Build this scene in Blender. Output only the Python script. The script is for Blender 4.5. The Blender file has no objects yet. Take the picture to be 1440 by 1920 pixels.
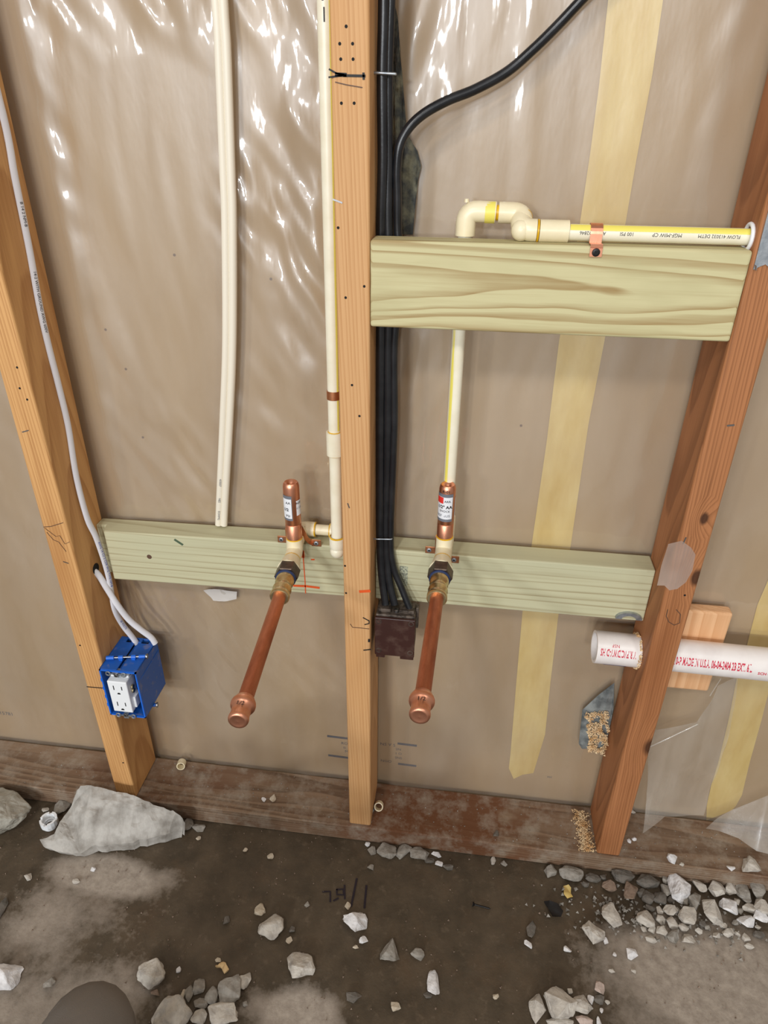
import bpy, bmesh, math, random
from mathutils import Vector, Matrix, noise
random.seed(7)
scn = bpy.context.scene
COL = scn.collection

# ---------------------------------------------------------------- camera, world, lights, exposure
def make_camera():
    cd = bpy.data.cameras.new('camera'); co = bpy.data.objects.new('camera', cd); COL.objects.link(co)
    cd.sensor_fit = 'HORIZONTAL'; cd.sensor_width = 36.0
    cd.lens = 36.0*1287.8/1440.0
    cd.clip_start = .01
    pt, yw, rl = .518, -.1239, .0102                       # pitch down, yaw, roll (radians)
    fw = Vector((math.sin(yw)*math.cos(pt), math.cos(yw)*math.cos(pt), -math.sin(pt)))
    rt = Vector((math.cos(yw), -math.sin(yw), 0)); up = rt.cross(fw)
    r2 = rt*math.cos(rl)+up*math.sin(rl); u2 = up*math.cos(rl)-rt*math.sin(rl)
    m = Matrix((r2, u2, -fw)).transposed().to_4x4(); m.translation = Vector((.153, -.8599, 1.1217))
    co.matrix_world = m
    scn.camera = co
make_camera()

def S(r, g, b, a=1):                                       # sRGB 0-255 -> linear
    f = lambda c: (c/255/12.92) if c/255 <= .04045 else ((c/255+.055)/1.055)**2.4
    return (f(r), f(g), f(b), a)

w = bpy.data.worlds.new('room'); scn.world = w; w.use_nodes = True
w.node_tree.nodes['Background'].inputs[0].default_value = S(196, 188, 178)
w.node_tree.nodes['Background'].inputs[1].default_value = .80

def area(name, loc, target, size, power, col, shape='DISK'):
    d = bpy.data.lights.new(name, 'AREA'); d.shape = shape; d.size = size; d.energy = power; d.color = col
    o = bpy.data.objects.new(name, d); COL.objects.link(o); o.location = loc
    o.rotation_euler = (Vector(target)-Vector(loc)).to_track_quat('-Z', 'Y').to_euler()
    return o
area('ceiling_lamp', (-.35, -1.75, 2.25), (0, 0, .7), .2, 15, (1, .97, .94))
area('second_ceiling_lamp', (1.0, -1.5, 2.2), (.1, 0, .6), .2, 8, (1, .96, .92))
for loc, p in (((-3.0, -5.6, 2.3), 75), ((-1.3, -6.0, 2.4), 85), ((.4, -6.2, 2.4), 85), ((-.9, -6.4, 1.55), 80)):  # first and last are unseen, added for more glints on the film
    area('far_glint_light', loc, (0, 0, .6), .32, p, (.92, .96, 1))
scn.view_settings.view_transform = 'Standard'
scn.view_settings.look = 'None'
scn.view_settings.gamma = 1
scn.view_settings.exposure = -0.36
scn.view_settings.use_curve_mapping = False

# ---------------------------------------------------------------- node helpers and materials
class NT:
    def __init__(s, name):
        s.m = bpy.data.materials.new(name); s.m.use_nodes = True
        s.t = s.m.node_tree; s.t.nodes.clear()
        s.out = s.n('ShaderNodeOutputMaterial')
    def n(s, typ, **kw):
        x = s.t.nodes.new(typ)
        for k, v in kw.items(): setattr(x, k, v)
        return x
    def put(s, sock, v):
        if hasattr(v, 'is_output'): s.t.links.new(v, sock)
        else: sock.default_value = v
    def math(s, op, a, b=None, c=None, clamp=False):
        x = s.n('ShaderNodeMath', operation=op, use_clamp=clamp)
        for i, v in enumerate((a, b, c)):
            if v is not None: s.put(x.inputs[i], v)
        return x.outputs[0]
    def vmath(s, op, a, b=None):
        x = s.n('ShaderNodeVectorMath', operation=op)
        s.put(x.inputs[0], a)
        if b is not None: s.put(x.inputs[1], b)
        return x.outputs['Value'] if op in ('LENGTH', 'DISTANCE', 'DOT_PRODUCT') else x.outputs[0]
    def coord(s, which='Object'): return s.n('ShaderNodeTexCoord').outputs[which]
    def noise(s, vec, scale, detail=4, rough=.55):
        x = s.n('ShaderNodeTexNoise'); s.put(x.inputs['Vector'], vec)
        x.inputs['Scale'].default_value = scale; x.inputs['Detail'].default_value = detail
        x.inputs['Roughness'].default_value = rough
        return x.outputs['Fac']
    def ramp(s, fac, stops):
        x = s.n('ShaderNodeValToRGB'); e = x.color_ramp.elements
        while len(e) < len(stops): e.new(.5)
        for el, (p, c) in zip(e, stops): el.position = p; el.color = c
        s.put(x.inputs[0], fac); return x.outputs[0]
    def mix(s, fac, a, b, mode='MIX'):
        x = s.n('ShaderNodeMix', data_type='RGBA', blend_type=mode)
        s.put(x.inputs['Factor'], fac); s.put(x.inputs['A'], a); s.put(x.inputs['B'], b)
        return x.outputs['Result']
    def rng(s, v, a, b, c=0, d=1):
        x = s.n('ShaderNodeMapRange'); x.clamp = True
        s.put(x.inputs[0], v)
        for i, k in enumerate((a, b, c, d)): x.inputs[i+1].default_value = k
        return x.outputs[0]
    def bump(s, h, strength, dist):
        x = s.n('ShaderNodeBump'); s.put(x.inputs['Height'], h)
        x.inputs['Strength'].default_value = strength; x.inputs['Distance'].default_value = dist
        return x.outputs[0]
    def bsdf(s, col, rough=.5, metal=0, normal=None, spec=.5, sub=0):
        x = s.n('ShaderNodeBsdfPrincipled')
        s.put(x.inputs['Base Color'], col); s.put(x.inputs['Roughness'], rough); s.put(x.inputs['Metallic'], metal)
        x.inputs['Specular IOR Level'].default_value = spec
        if normal is not None: s.put(x.inputs['Normal'], normal)
        s.t.links.new(x.outputs[0], s.out.inputs[0]); return x

MATS = {}
def simple(name, col, rough=.5, metal=0, var=None, vscale=60, bump=0, bscale=300, spec=.5, vlo=.4, vhi=.65):
    """plain procedural material: base colour, a second colour in noise patches, fine relief"""
    t = NT(name); c = t.coord()
    col_s = col
    if var: col_s = t.mix(t.rng(t.noise(c, vscale, 5), vlo, vhi), col, var)
    nrm = t.bump(t.noise(c, bscale, 5), bump, .001) if bump else None
    t.bsdf(col_s, rough, metal, nrm, spec)
    MATS[name] = t.m; return t.m

def wood(name, light, dark, axis='Z', pith=(.02, .11), ring=.006, wob=.006, wfreq=2.2, edge=(.25, .85), fibre=.35,
         knots=(), dust=None, dustlev=(.5, .7), rough=.62, soft=1.0, stain=None, phase2=3.0, wet=None):
    """growth rings around a pith line that runs along the board, so every face shows the matching grain"""
    t = NT(name); co = t.coord()
    sp = t.n('ShaderNodeSeparateXYZ'); t.put(sp.inputs[0], co)
    ax = {'X': (1, 2, 0), 'Z': (0, 1, 2)}[axis]
    a, b, l = (sp.outputs[i] for i in ax)
    cb = t.n('ShaderNodeCombineXYZ'); t.put(cb.inputs[0], t.math('MULTIPLY', a, 8)); t.put(cb.inputs[1], t.math('MULTIPLY', b, 8))
    t.put(cb.inputs[2], t.math('MULTIPLY', l, wfreq))
    nz = t.noise(cb.outputs[0], 1.0, 3)
    off = t.math('MULTIPLY', t.math('SUBTRACT', nz, .5), wob*2)
    kmask = None
    for (kx, ky, kz, kr) in knots:
        v = t.vmath('MULTIPLY', t.vmath('SUBTRACT', co, (kx, ky, kz)), (1, 1, .55) if axis == 'Z' else (.55, 1, 1))
        d = t.vmath('LENGTH', v)
        off = t.math('ADD', off, t.math('MULTIPLY', t.rng(d, kr*3.2, kr*.6), ring*2.2))
        k = t.rng(t.math('ADD', d, t.math('MULTIPLY', nz, kr*.2)), kr*1.2, kr*.7)
        kmask = k if kmask is None else t.math('MAXIMUM', kmask, k)
    da = t.math('ADD', t.math('SUBTRACT', a, pith[0]), off); db = t.math('ADD', t.math('SUBTRACT', b, pith[1]), off)
    # the pith line leans slightly so flat faces show pointed cathedral figures
    da = t.math('ADD', da, t.math('MULTIPLY', l, .012*phase2))
    r = t.math('SQRT', t.math('ADD', t.math('MULTIPLY', da, da), t.math('MULTIPLY', db, db)))
    c1 = t.n('ShaderNodeCombineXYZ'); t.put(c1.inputs[0], t.math('MULTIPLY', r, .9/ring)); t.put(c1.inputs[2], t.math('MULTIPLY', l, 1.5))
    r = t.math('ADD', r, t.math('MULTIPLY', t.math('SUBTRACT', t.noise(c1.outputs[0], 1.0, 1), .5), ring*1.5))
    ph = t.math('FRACT', t.math('DIVIDE', r, ring))
    early = t.rng(ph, edge[0], edge[1]); late = t.rng(ph, .93, 1.0)
    g = t.math('MULTIPLY', early, t.math('SUBTRACT', 1, late))
    cf = t.n('ShaderNodeCombineXYZ'); t.put(cf.inputs[0], t.math('MULTIPLY', a, 900)); t.put(cf.inputs[1], t.math('MULTIPLY', b, 900))
    t.put(cf.inputs[2], t.math('MULTIPLY', l, 22))
    fb = t.noise(cf.outputs[0], 1.0, 3)
    cs = t.n('ShaderNodeCombineXYZ'); t.put(cs.inputs[0], t.math('MULTIPLY', a, 240)); t.put(cs.inputs[1], t.math('MULTIPLY', b, 240)); t.put(cs.inputs[2], t.math('MULTIPLY', l, 5))
    st = t.noise(cs.outputs[0], 1.0, 4, .6)
    fac = t.math('ADD', t.math('MULTIPLY', g, soft), t.math('MULTIPLY', t.math('SUBTRACT', fb, .5), fibre))
    fac = t.math('ADD', fac, t.math('MULTIPLY', t.math('SUBTRACT', st, .48), .9), clamp=True)
    col = t.mix(fac, light, dark)
    big = t.noise(cb.outputs[0], 2.3, 3)
    if stain: col = t.mix(t.rng(big, .5, .75, 0, .75), col, stain)
    if kmask is not None: col = t.mix(t.math('MULTIPLY', kmask, .9), col, S(62, 34, 18))
    if wet:
        wm = t.math('MULTIPLY', t.rng(l, wet[0], wet[0]+.06), t.rng(l, wet[1], wet[1]-.12))
        wm = t.math('MULTIPLY', wm, t.rng(t.noise(co, 14, 4), .38, .52)); col = t.mix(t.math('MULTIPLY', wm, .85), col, wet[2])
    if dust:
        dn = t.noise(co, 26, 8, .7)
        col = t.mix(t.rng(dn, dustlev[0], dustlev[1], 0, .85), col, dust)
    nrm = t.bump(t.math('ADD', t.math('MULTIPLY', fb, .5), t.math('MULTIPLY', g, -.2)), .18, .0008)
    t.bsdf(col, rough, 0, nrm, .35)
    MATS[name] = t.m; return t.m

wood('fir_stud', S(208, 162, 112), S(180, 128, 78), 'Z', (-.15, -.05), .0046, .004, 1.6, fibre=.6, soft=.55, stain=S(206, 154, 100))
wood('amber_stud', S(214, 164, 106), S(166, 112, 62), 'Z', (-.13, -.045), .0046, .005, 1.2, fibre=.7, soft=.5, stain=S(172, 118, 66))
wood('red_stud', S(174, 116, 74), S(128, 80, 46), 'Z', (.22, -.03), .0040, .005, 1.4, fibre=.7, soft=.6, stain=S(140, 84, 46),
     knots=[(.0235, -.089, .702, .0055), (.037, -.085, .304, .012), (.034, -.088, .615, .008)])
wood('treated_upper', S(200, 192, 148), S(150, 120, 72), 'X', (.0045, .050), .0062, .007, 3.0, edge=(.45, 1.0), fibre=.3, soft=.85,
     stain=S(180, 172, 128), phase2=-1.8)
wood('treated_lower', S(194, 190, 156), S(146, 130, 94), 'X', (.07, .36), .0118, .003, 1.8, edge=(.66, .97), fibre=.25, soft=.75,
     stain=S(188, 186, 154), phase2=.4)
wood('old_plate', S(136, 112, 90), S(92, 70, 52), 'X', (.02, .16), .005, .008, 2.0, fibre=1.0, soft=.7, dust=S(160, 148, 132),
     dustlev=(.46, .72), stain=S(100, 64, 42), rough=.75, wet=(-.04, .40, S(104, 62, 34)))
wood('pine_block', S(226, 180, 136), S(202, 146, 98), 'Z', (.1, .16), .007, .003, 2.0, fibre=.4, soft=.6)

def copper_mat(name, a, b, rough):
    t = NT(name); c = t.coord()
    n = t.noise(t.vmath('MULTIPLY', c, (60, 14, 40)), 1, 6, .65)
    t.bsdf(t.mix(t.rng(n, .35, .7), a, b), t.rng(n, .3, .8, rough, rough+.15), 1, None, .5)
    MATS[name] = t.m
copper_mat('bright_copper', S(236, 172, 142), S(216, 146, 114), .34)
copper_mat('tarnished_copper', S(206, 134, 102), S(164, 98, 72), .42)
copper_mat('strap_copper', S(206, 142, 102), S(170, 108, 74), .4)
simple('brass', S(222, 206, 164), .3, 1, S(196, 172, 126), 80)
simple('dark_bronze', S(98, 84, 72), .4, .8, S(70, 60, 54), 90)
simple('galvanised', S(186, 192, 198), .42, .85, S(150, 158, 166), 120, .1)
simple('steel', S(150, 150, 152), .35, 1)
simple('black_screw', S(24, 22, 22), .45, .3)
simple('cream_plastic', S(238, 226, 192), .34, 0, S(228, 214, 178), 30)
simple('cream_riser', S(240, 234, 212), .34, 0, S(232, 224, 198), 30)
simple('cream_tube', S(232, 224, 206), .45, 0)
simple('yellow_glue', S(232, 186, 20), .35, 0, S(214, 158, 10), 120)
simple('yellow_stripe', S(236, 222, 104), .4)
simple('white_pvc', S(240, 234, 230), .35, 0, S(230, 222, 218), 30)
simple('white_plastic', S(240, 242, 244), .35)
simple('white_jacket', S(228, 228, 234), .4)
simple('black_jacket', S(20, 22, 26), .3, 0, S(34, 35, 38), 40, .1, 200)
simple('blue_plastic', S(30, 92, 178), .42, 0, S(150, 140, 134), 70, .05, 200, vlo=.58, vhi=.9)
simple('blue_rim', S(24, 104, 214), .38)
simple('blue_seal', S(34, 50, 88), .45)
simple('black_void', S(10, 9, 9), .8)
simple('bakelite', S(58, 30, 24), .42, 0, S(92, 70, 60), 60, .1, 250, vlo=.5, vhi=.85)
simple('dirty_metal', S(112, 100, 90), .6, .5, S(60, 52, 46), 150, .3, 300)
simple('ink_black', S(18, 15, 16), .6)
simple('ink_purple', S(30, 22, 36), .5)
simple('ink_orange', S(222, 86, 26), .6)
simple('ink_red', S(206, 44, 70), .5)
simple('ink_blue', S(64, 84, 170), .5)
simple('ink_grey', S(66, 72, 88), .6)
simple('pencil', S(92, 66, 50), .6)
simple('label_white', S(232, 234, 238), .4)
simple('label_grey_white', S(204, 198, 192), .3)
simple('label_grey', S(112, 116, 124), .4)
simple('label_red', S(222, 52, 44), .4)
simple('insulation_dark', S(64, 66, 64), .95, 0, S(132, 128, 104), 55, 1.0, 260, vlo=.42, vhi=.72)
simple('flap_grey', S(138, 142, 140), .9, 0, S(84, 88, 88), 40, .5, 200)
simple('sawdust', S(236, 212, 172), .95, 0, S(206, 162, 108), 90, .3)
simple('wood_chip', S(222, 190, 140), .8)
simple('trouser_cloth', S(122, 114, 106), .9, 0, S(118, 112, 106), 14, .5, 900)
simple('boot_leather', S(70, 58, 48), .6, 0, S(54, 44, 36), 30, .3, 300)
simple('black_scrap', S(20, 20, 22), .5)
TONES = {'dk': ((114, 107, 99), (85, 81, 74)), 'br': ((143, 123, 107), (114, 96, 81)), 'mid': ((160, 154, 145), (127, 121, 112)),
         'lt': ((202, 195, 184), (165, 158, 149)), 'wh': ((235, 233, 233), (195, 193, 193)), 'tan': ((208, 196, 176), (174, 158, 136)),
         'pk': ((209, 189, 178), (165, 149, 138))}
for k, (a, b) in TONES.items(): simple('stone_'+k, S(*a), .85, 0, S(*b), 70, 1.0, 240)
simple('slab_stone', S(186, 182, 175), .88, 0, S(136, 130, 122), 34, 1.0, 90, vlo=.38, vhi=.68)
simple('boulder_stone', S(170, 166, 154), .88, 0, S(132, 128, 116), 30, .7, 200)

def kraft():
    t = NT('kraft_paper'); c = t.coord()
    v = t.vmath('MULTIPLY', c, (9, 9, 2.0))
    col = t.mix(t.rng(t.noise(v, 1, 4), .35, .7), S(178, 153, 119), S(164, 139, 107))
    col = t.mix(t.rng(t.noise(c, 420, 4, .7), .62, .75, 0, .25), col, S(120, 92, 64))
    t.bsdf(col, .8, 0, t.bump(t.noise(c, 260, 5), .15, .0005), .2)
    MATS['kraft_paper'] = t.m
kraft()
def film(name, haze, tint, rough, tape=False):
    """clear polyethylene: mostly see-through, milky by a few per cent, mirror-like where it folds"""
    t = NT(name); c = t.coord()
    tr = t.n('ShaderNodeBsdfTransparent'); tr.inputs[0].default_value = (.97, .965, .955, 1)
    df = t.n('ShaderNodeBsdfDiffuse'); df.inputs[0].default_value = tint
    gl = t.n('ShaderNodeBsdfGlossy'); gl.inputs['Roughness'].default_value = rough; gl.inputs[0].default_value = (1, 1, 1, 1)
    v = t.vmath('MULTIPLY', c, (1.0, 1.0, .35))
    nb = t.bump(t.math('ADD', t.noise(v, 38, 3), t.math('MULTIPLY', t.noise(c, 90, 1), .06)), .18, .004)
    t.put(gl.inputs['Normal'], nb)
    hz = t.rng(t.noise(v, 11, 5), .35, .75, haze*.5, haze*1.7)
    m1 = t.n('ShaderNodeMixShader'); t.put(m1.inputs[0], hz); t.put(m1.inputs[1], tr.outputs[0]); t.put(m1.inputs[2], df.outputs[0])
    lw = t.n('ShaderNodeLayerWeight'); t.put(lw.inputs['Normal'], nb)          # Schlick's formula: the same from both faces
    fz = t.math('ADD', .105, t.math('MULTIPLY', t.math('POWER', lw.outputs['Facing'], 5), .85))
    g2 = t.n('ShaderNodeBsdfGlossy'); g2.inputs['Roughness'].default_value = .38; g2.inputs[0].default_value = (1, 1, 1, 1); t.put(g2.inputs['Normal'], nb)
    gm = t.n('ShaderNodeMixShader'); gm.inputs[0].default_value = .62; t.put(gm.inputs[1], gl.outputs[0]); t.put(gm.inputs[2], g2.outputs[0])
    m2 = t.n('ShaderNodeMixShader'); t.put(m2.inputs[0], fz)
    t.put(m2.inputs[1], m1.outputs[0]); t.put(m2.inputs[2], gm.outputs[0])
    t.t.links.new(m2.outputs[0], t.out.inputs[0]); MATS[name] = t.m
film('poly_film', .12, S(232, 222, 208), .07)
film('loose_film', .18, S(240, 234, 222), .12)
film('clear_tape', .42, S(206, 186, 172), .3)
def tape():
    t = NT('yellow_tape'); c = t.coord()
    v = t.vmath('MULTIPLY', c, (30, 30, 9))
    col = t.mix(t.rng(t.noise(v, 1, 4), .35, .7), S(224, 200, 132), S(206, 174, 96))
    t.bsdf(col, .5, 0, t.bump(t.noise(v, 2, 4), .3, .002), .4); MATS['yellow_tape'] = t.m
tape()
def floor_mat():
    t = NT('damp_concrete'); c = t.coord()
    at = t.n('ShaderNodeAttribute', attribute_name='dust')
    n1 = t.noise(c, 9, 9, .68); n2 = t.noise(c, 60, 6, .7); n3 = t.noise(c, 22, 5, .6)
    d = t.math('ADD', at.outputs['Fac'], t.math('MULTIPLY', t.math('SUBTRACT', n1, .5), 1.0))
    d = t.math('ADD', d, t.math('MULTIPLY', t.math('SUBTRACT', n2, .5), .5))
    dust = t.rng(d, .34, .66)
    wet = t.mix(t.rng(n3, .35, .65), S(72, 62, 49), S(90, 77, 61))
    wet = t.mix(t.rng(n1, .52, .72, 0, .6), wet, S(96, 76, 56))
    wet = t.mix(t.rng(n2, .56, .74, 0, .45), wet, S(126, 110, 92))
    dry = t.mix(t.rng(n2, .3, .7), S(186, 174, 160), S(144, 132, 120))
    col = t.mix(t.math('MULTIPLY', dust, .9), wet, dry)
    rg = t.math('ADD', t.math('MULTIPLY', dust, .35), t.rng(n3, .3, .7, .42, .6))
    t.bsdf(col, rg, 0, t.bump(t.math('ADD', n2, t.math('MULTIPLY', t.noise(c, 300, 4), .4)), .35, .0025), .4)
    MATS['damp_concrete'] = t.m
floor_mat()

# ---------------------------------------------------------------- mesh helpers
class M:
    def __init__(s): s.v = []; s.f = []; s.sm = []
    def add(s, vs, fs, smooth=False):
        o = len(s.v); s.v += [Vector(p) for p in vs]
        for f in fs: s.f.append([i+o for i in f]); s.sm.append(smooth)
        return s
    def box(s, lo, hi, rot=None, org=None):
        x0, y0, z0 = lo; x1, y1, z1 = hi
        vs = [Vector(p) for p in ((x0,y0,z0),(x1,y0,z0),(x1,y1,z0),(x0,y1,z0),(x0,y0,z1),(x1,y0,z1),(x1,y1,z1),(x0,y1,z1))]
        if rot is not None:
            c = Vector(org) if org is not None else (Vector(lo)+Vector(hi))/2
            vs = [c+rot @ (p-c) for p in vs]
        return s.add(vs, [(0,3,2,1),(4,5,6,7),(0,1,5,4),(1,2,6,5),(2,3,7,6),(3,0,4,7)])
    def prism(s, pts, d, smooth=False):
        """polygon of 3-D points pushed along vector d"""
        n = len(pts); d = Vector(d); a = [Vector(p) for p in pts]; b = [p+d for p in a]
        return s.add(a+b, [tuple(range(n))[::-1], tuple(range(n, 2*n))]+[(i, (i+1) % n, n+(i+1) % n, n+i) for i in range(n)], smooth)
    def tube(s, path, r, seg=16, flat=None, ref=(0, 0, 1), caps=True, smooth=True):
        """swept tube; r a number or one per point; flat = width factor of the second axis"""
        P = [Vector(p) for p in path]; n = len(P)
        R = r if isinstance(r, (list, tuple)) else [r]*n
        T = [((P[min(i+1, n-1)]-P[max(i-1, 0)])).normalized() for i in range(n)]
        ref = Vector(ref)
        if abs(T[0].dot(ref)) > .95 and flat is None: ref = Vector((1, 0, 0))
        u = (ref-T[0]*ref.dot(T[0])).normalized(); vs = []
        for i in range(n):
            if flat is None: u = (u-T[i]*u.dot(T[i])).normalized()
            else:
                q = ref-T[i]*ref.dot(T[i]); u = q.normalized() if q.length > 1e-4 else u
            w_ = T[i].cross(u)
            for k in range(seg):
                a = 2*math.pi*k/seg
                vs.append(P[i]+u*math.cos(a)*R[i]*(1 if flat is None else flat)+w_*math.sin(a)*R[i])
        fs = [(i*seg+k, i*seg+(k+1) % seg, (i+1)*seg+(k+1) % seg, (i+1)*seg+k) for i in range(n-1) for k in range(seg)]
        s.add(vs, fs, smooth)
        if caps:
            s.add(vs[:seg], [tuple(range(seg))[::-1]]); s.add(vs[-seg:], [tuple(range(seg))])
        return s
    def lathe(s, A, B, prof, seg=24, caps=True, smooth=True, phase=0):
        """profile [(distance along A->B, radius)]; rings are doubled at hard steps by repeating a distance"""
        A = Vector(A); d = (Vector(B)-A).normalized()
        u = d.orthogonal().normalized() if abs(d.z) > .9 else (Vector((0, 0, 1))-d*d.z).normalized()
        w_ = d.cross(u)
        for (t0, r0), (t1, r1) in zip(prof, prof[1:]):
            vs = []
            for t, r in ((t0, r0), (t1, r1)):
                for k in range(seg):
                    a = 2*math.pi*k/seg+phase
                    vs.append(A+d*t+(u*math.cos(a)+w_*math.sin(a))*max(r, 1e-5))
            s.add(vs, [(k, (k+1) % seg, seg+(k+1) % seg, seg+k) for k in range(seg)], smooth)
        if caps:
            for (t, r), rev in ((prof[0], 1), (prof[-1], 0)):
                if r > 1e-4:
                    vs = [A+d*t+(u*math.cos(2*math.pi*k/seg+phase)+w_*math.sin(2*math.pi*k/seg+phase))*r for k in range(seg)]
                    s.add(vs, [tuple(range(seg))[::-1] if rev else tuple(range(seg))])
        return s
    def ball(s, c, r, sq=(1, 1, 1), seg=14):
        c = Vector(c); rings = seg//2; vs = []
        for i in range(rings+1):
            th = math.pi*i/rings
            for k in range(seg):
                a = 2*math.pi*k/seg
                vs.append(c+Vector((math.sin(th)*math.cos(a)*r*sq[0], math.sin(th)*math.sin(a)*r*sq[1], math.cos(th)*r*sq[2])))
        return s.add(vs, [(i*seg+k, (i+1)*seg+k, (i+1)*seg+(k+1) % seg, i*seg+(k+1) % seg) for i in range(rings) for k in range(seg)], True)
    def ring(s, c, R, r, nrm, seg=20, sub=8):
        n = Vector(nrm).normalized(); u = n.orthogonal().normalized(); w_ = n.cross(u); c = Vector(c); vs = []
        for i in range(seg):
            a = 2*math.pi*i/seg; e = u*math.cos(a)+w_*math.sin(a)
            for k in range(sub):
                b = 2*math.pi*k/sub; vs.append(c+e*(R+r*math.cos(b))+n*r*math.sin(b))
        return s.add(vs, [(i*sub+k, ((i+1) % seg)*sub+k, ((i+1) % seg)*sub+(k+1) % sub, i*sub+(k+1) % sub) for i in range(seg) for k in range(sub)], True)
    def ribbon(s, pts, w_, nrm, th=.0003):
        """pen stroke: flat strip of width w_ along pts on a surface with normal nrm"""
        n = Vector(nrm).normalized(); P = [Vector(p) for p in pts]; k = len(P); lo = []; hi = []
        for i in range(k):
            d = (P[min(i+1, k-1)]-P[max(i-1, 0)]).normalized(); q = d.cross(n)*w_/2
            p = P[i]+n*.0001+(d*w_*.3 if i == k-1 else (-d*w_*.3 if i == 0 else d*0))
            lo += [p-q, p+q]; hi += [p-q+n*th, p+q+n*th]
        m = len(lo); fs = [(0, 1, m+1, m), (m-2, m-1, 2*m-1, 2*m-2)]
        for i in range(k-1):
            a = 2*i; fs += [(a, a+1, a+3, a+2), (m+a, m+a+1, m+a+3, m+a+2), (a, a+2, m+a+2, m+a), (a+1, a+3, m+a+3, m+a+1)]
        return s.add(lo+hi, fs)
    def arcpatch(s, A, B, r, a0, a1, th=.0002, seg=12):
        """curved patch on a cylinder A->B; angle 0 faces the room (-y), positive turns towards +x (vertical) or up (horizontal)"""
        A = Vector(A); B = Vector(B); d = (B-A).normalized()
        f = Vector((0, -1, 0)); f = (f-d*f.dot(d)).normalized()
        g = Vector((1, 0, 0)) if abs(d.z) > .7 else Vector((0, 0, 1)); g = (g-d*g.dot(d)-f*g.dot(f)).normalized()
        vs = []
        for i in range(seg+1):
            a = math.radians(a0+(a1-a0)*i/seg); e = (f*math.cos(a)+g*math.sin(a))*(r+th)
            vs += [A+e, B+e]
        return s.add(vs, [(2*i, 2*i+1, 2*i+3, 2*i+2) for i in range(seg)], True)
    def build(s, name, mat, parent=None, label=None, bevel=0, bseg=2, loc=None):
        me = bpy.data.meshes.new(name); bm = bmesh.new()
        org = Vector((0, 0, 0)); p = parent
        while p is not None: org += p.location; p = p.parent
        if loc is not None: org = Vector(loc)
        V = [bm.verts.new(v-org) for v in s.v]
        for f, sm in zip(s.f, s.sm):
            try: q = bm.faces.new([V[i] for i in f]); q.smooth = sm
            except ValueError: pass
        bmesh.ops.remove_doubles(bm, verts=bm.verts, dist=1e-6)
        bmesh.ops.recalc_face_normals(bm, faces=bm.faces)
        if bevel:
            es = [e for e in bm.edges if len(e.link_faces) == 2 and e.calc_face_angle(0) > .6]
            bmesh.ops.bevel(bm, geom=es, offset=bevel, segments=bseg, profile=.5, affect='EDGES', clamp_overlap=True)
        for e in bm.edges:
            if len(e.link_faces) == 2 and e.calc_face_angle(0) > .9: e.smooth = False
        bm.to_mesh(me); bm.free()
        me.materials.append(MATS[mat] if isinstance(mat, str) else mat)
        o = bpy.data.objects.new(name, me); COL.objects.link(o)
        if parent is not None: o.parent = parent
        else: o.location = org
        if label: o['label'] = label
        return o

class Marks:
    """pen strokes: every stroke becomes a part of its own"""
    def __init__(s): s.q = []
    def ribbon(s, pts, w_, nrm): s.q.append((pts, w_, nrm)); return s
    def build(s, name, mat, par):
        for pts, w_, nrm in s.q: M().ribbon(pts, w_, nrm).build(name, mat, par)

def tag(o, label, cat, group=None, kind=None):
    o['label'] = label; o['category'] = cat
    if group: o['group'] = group
    if kind: o['kind'] = kind
    return o
def thing(name, loc, label, cat, group=None):
    o = bpy.data.objects.new(name, None); COL.objects.link(o); o.location = loc; o.empty_display_size = .02
    return tag(o, label, cat, group)
def struct(o): o['kind'] = 'structure'; return o
def spline(pts, n=8):
    P = [Vector(p) for p in pts]; out = []
    for i in range(len(P)-1):
        a, b, c, d = P[max(i-1, 0)], P[i], P[i+1], P[min(i+2, len(P)-1)]
        for k in range(n):
            t = k/n
            out.append(.5*((2*b)+(c-a)*t+(2*a-5*b+4*c-d)*t*t+(3*b-a-3*c+d)*t**3))
    out.append(P[-1]); return out
def bend(a, c, b, r, n=6):
    """corner a-c-b rounded with radius r"""
    a, b, c = Vector(a), Vector(b), Vector(c); u = (a-c).normalized(); v = (b-c).normalized()
    p, q = c+u*r, c+v*r
    return [a]+[p*(1-t)**2+c*2*t*(1-t)+q*t*t for t in [i/n for i in range(n+1)]]+[b]
def glyphs(body, size, bold=False):
    cu = bpy.data.curves.new('writing', 'FONT'); cu.body = body; cu.size = size; cu.align_x = 'CENTER'; cu.align_y = 'CENTER'
    cu.resolution_u = 2
    if bold: cu.offset = size*.025
    ob = bpy.data.objects.new('writing', cu); COL.objects.link(ob)
    dg = bpy.context.evaluated_depsgraph_get(); dg.update()
    me = bpy.data.meshes.new_from_object(ob.evaluated_get(dg))
    vs = [v.co.copy() for v in me.vertices]; fs = [tuple(p.vertices) for p in me.polygons]
    bpy.data.objects.remove(ob); bpy.data.meshes.remove(me); bpy.data.curves.remove(cu)
    return vs, fs
def write(body, size, origin, right, up, mat, parent, name='print', bold=False, cyl=0, fit=0):
    """flat lettering at origin; cyl > 0 wraps it round a cylinder of that radius whose axis runs along right"""
    vs, fs = glyphs(body, size, bold)
    if fit:
        k = fit/(max(v.x for v in vs)-min(v.x for v in vs)); vs = [Vector((v.x*k, v.y, 0)) for v in vs]
    R = Vector(right).normalized(); U = Vector(up).normalized(); N = R.cross(U); O = Vector(origin)
    if cyl: vs = [O+R*v.x+N*((cyl+.0003)*math.cos(v.y/cyl))+U*((cyl+.0003)*math.sin(v.y/cyl)) for v in vs]
    else: vs = [O+R*v.x+U*v.y+N*.0003 for v in vs]
    return M().add(vs, fs).build(name, mat, parent)
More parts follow.
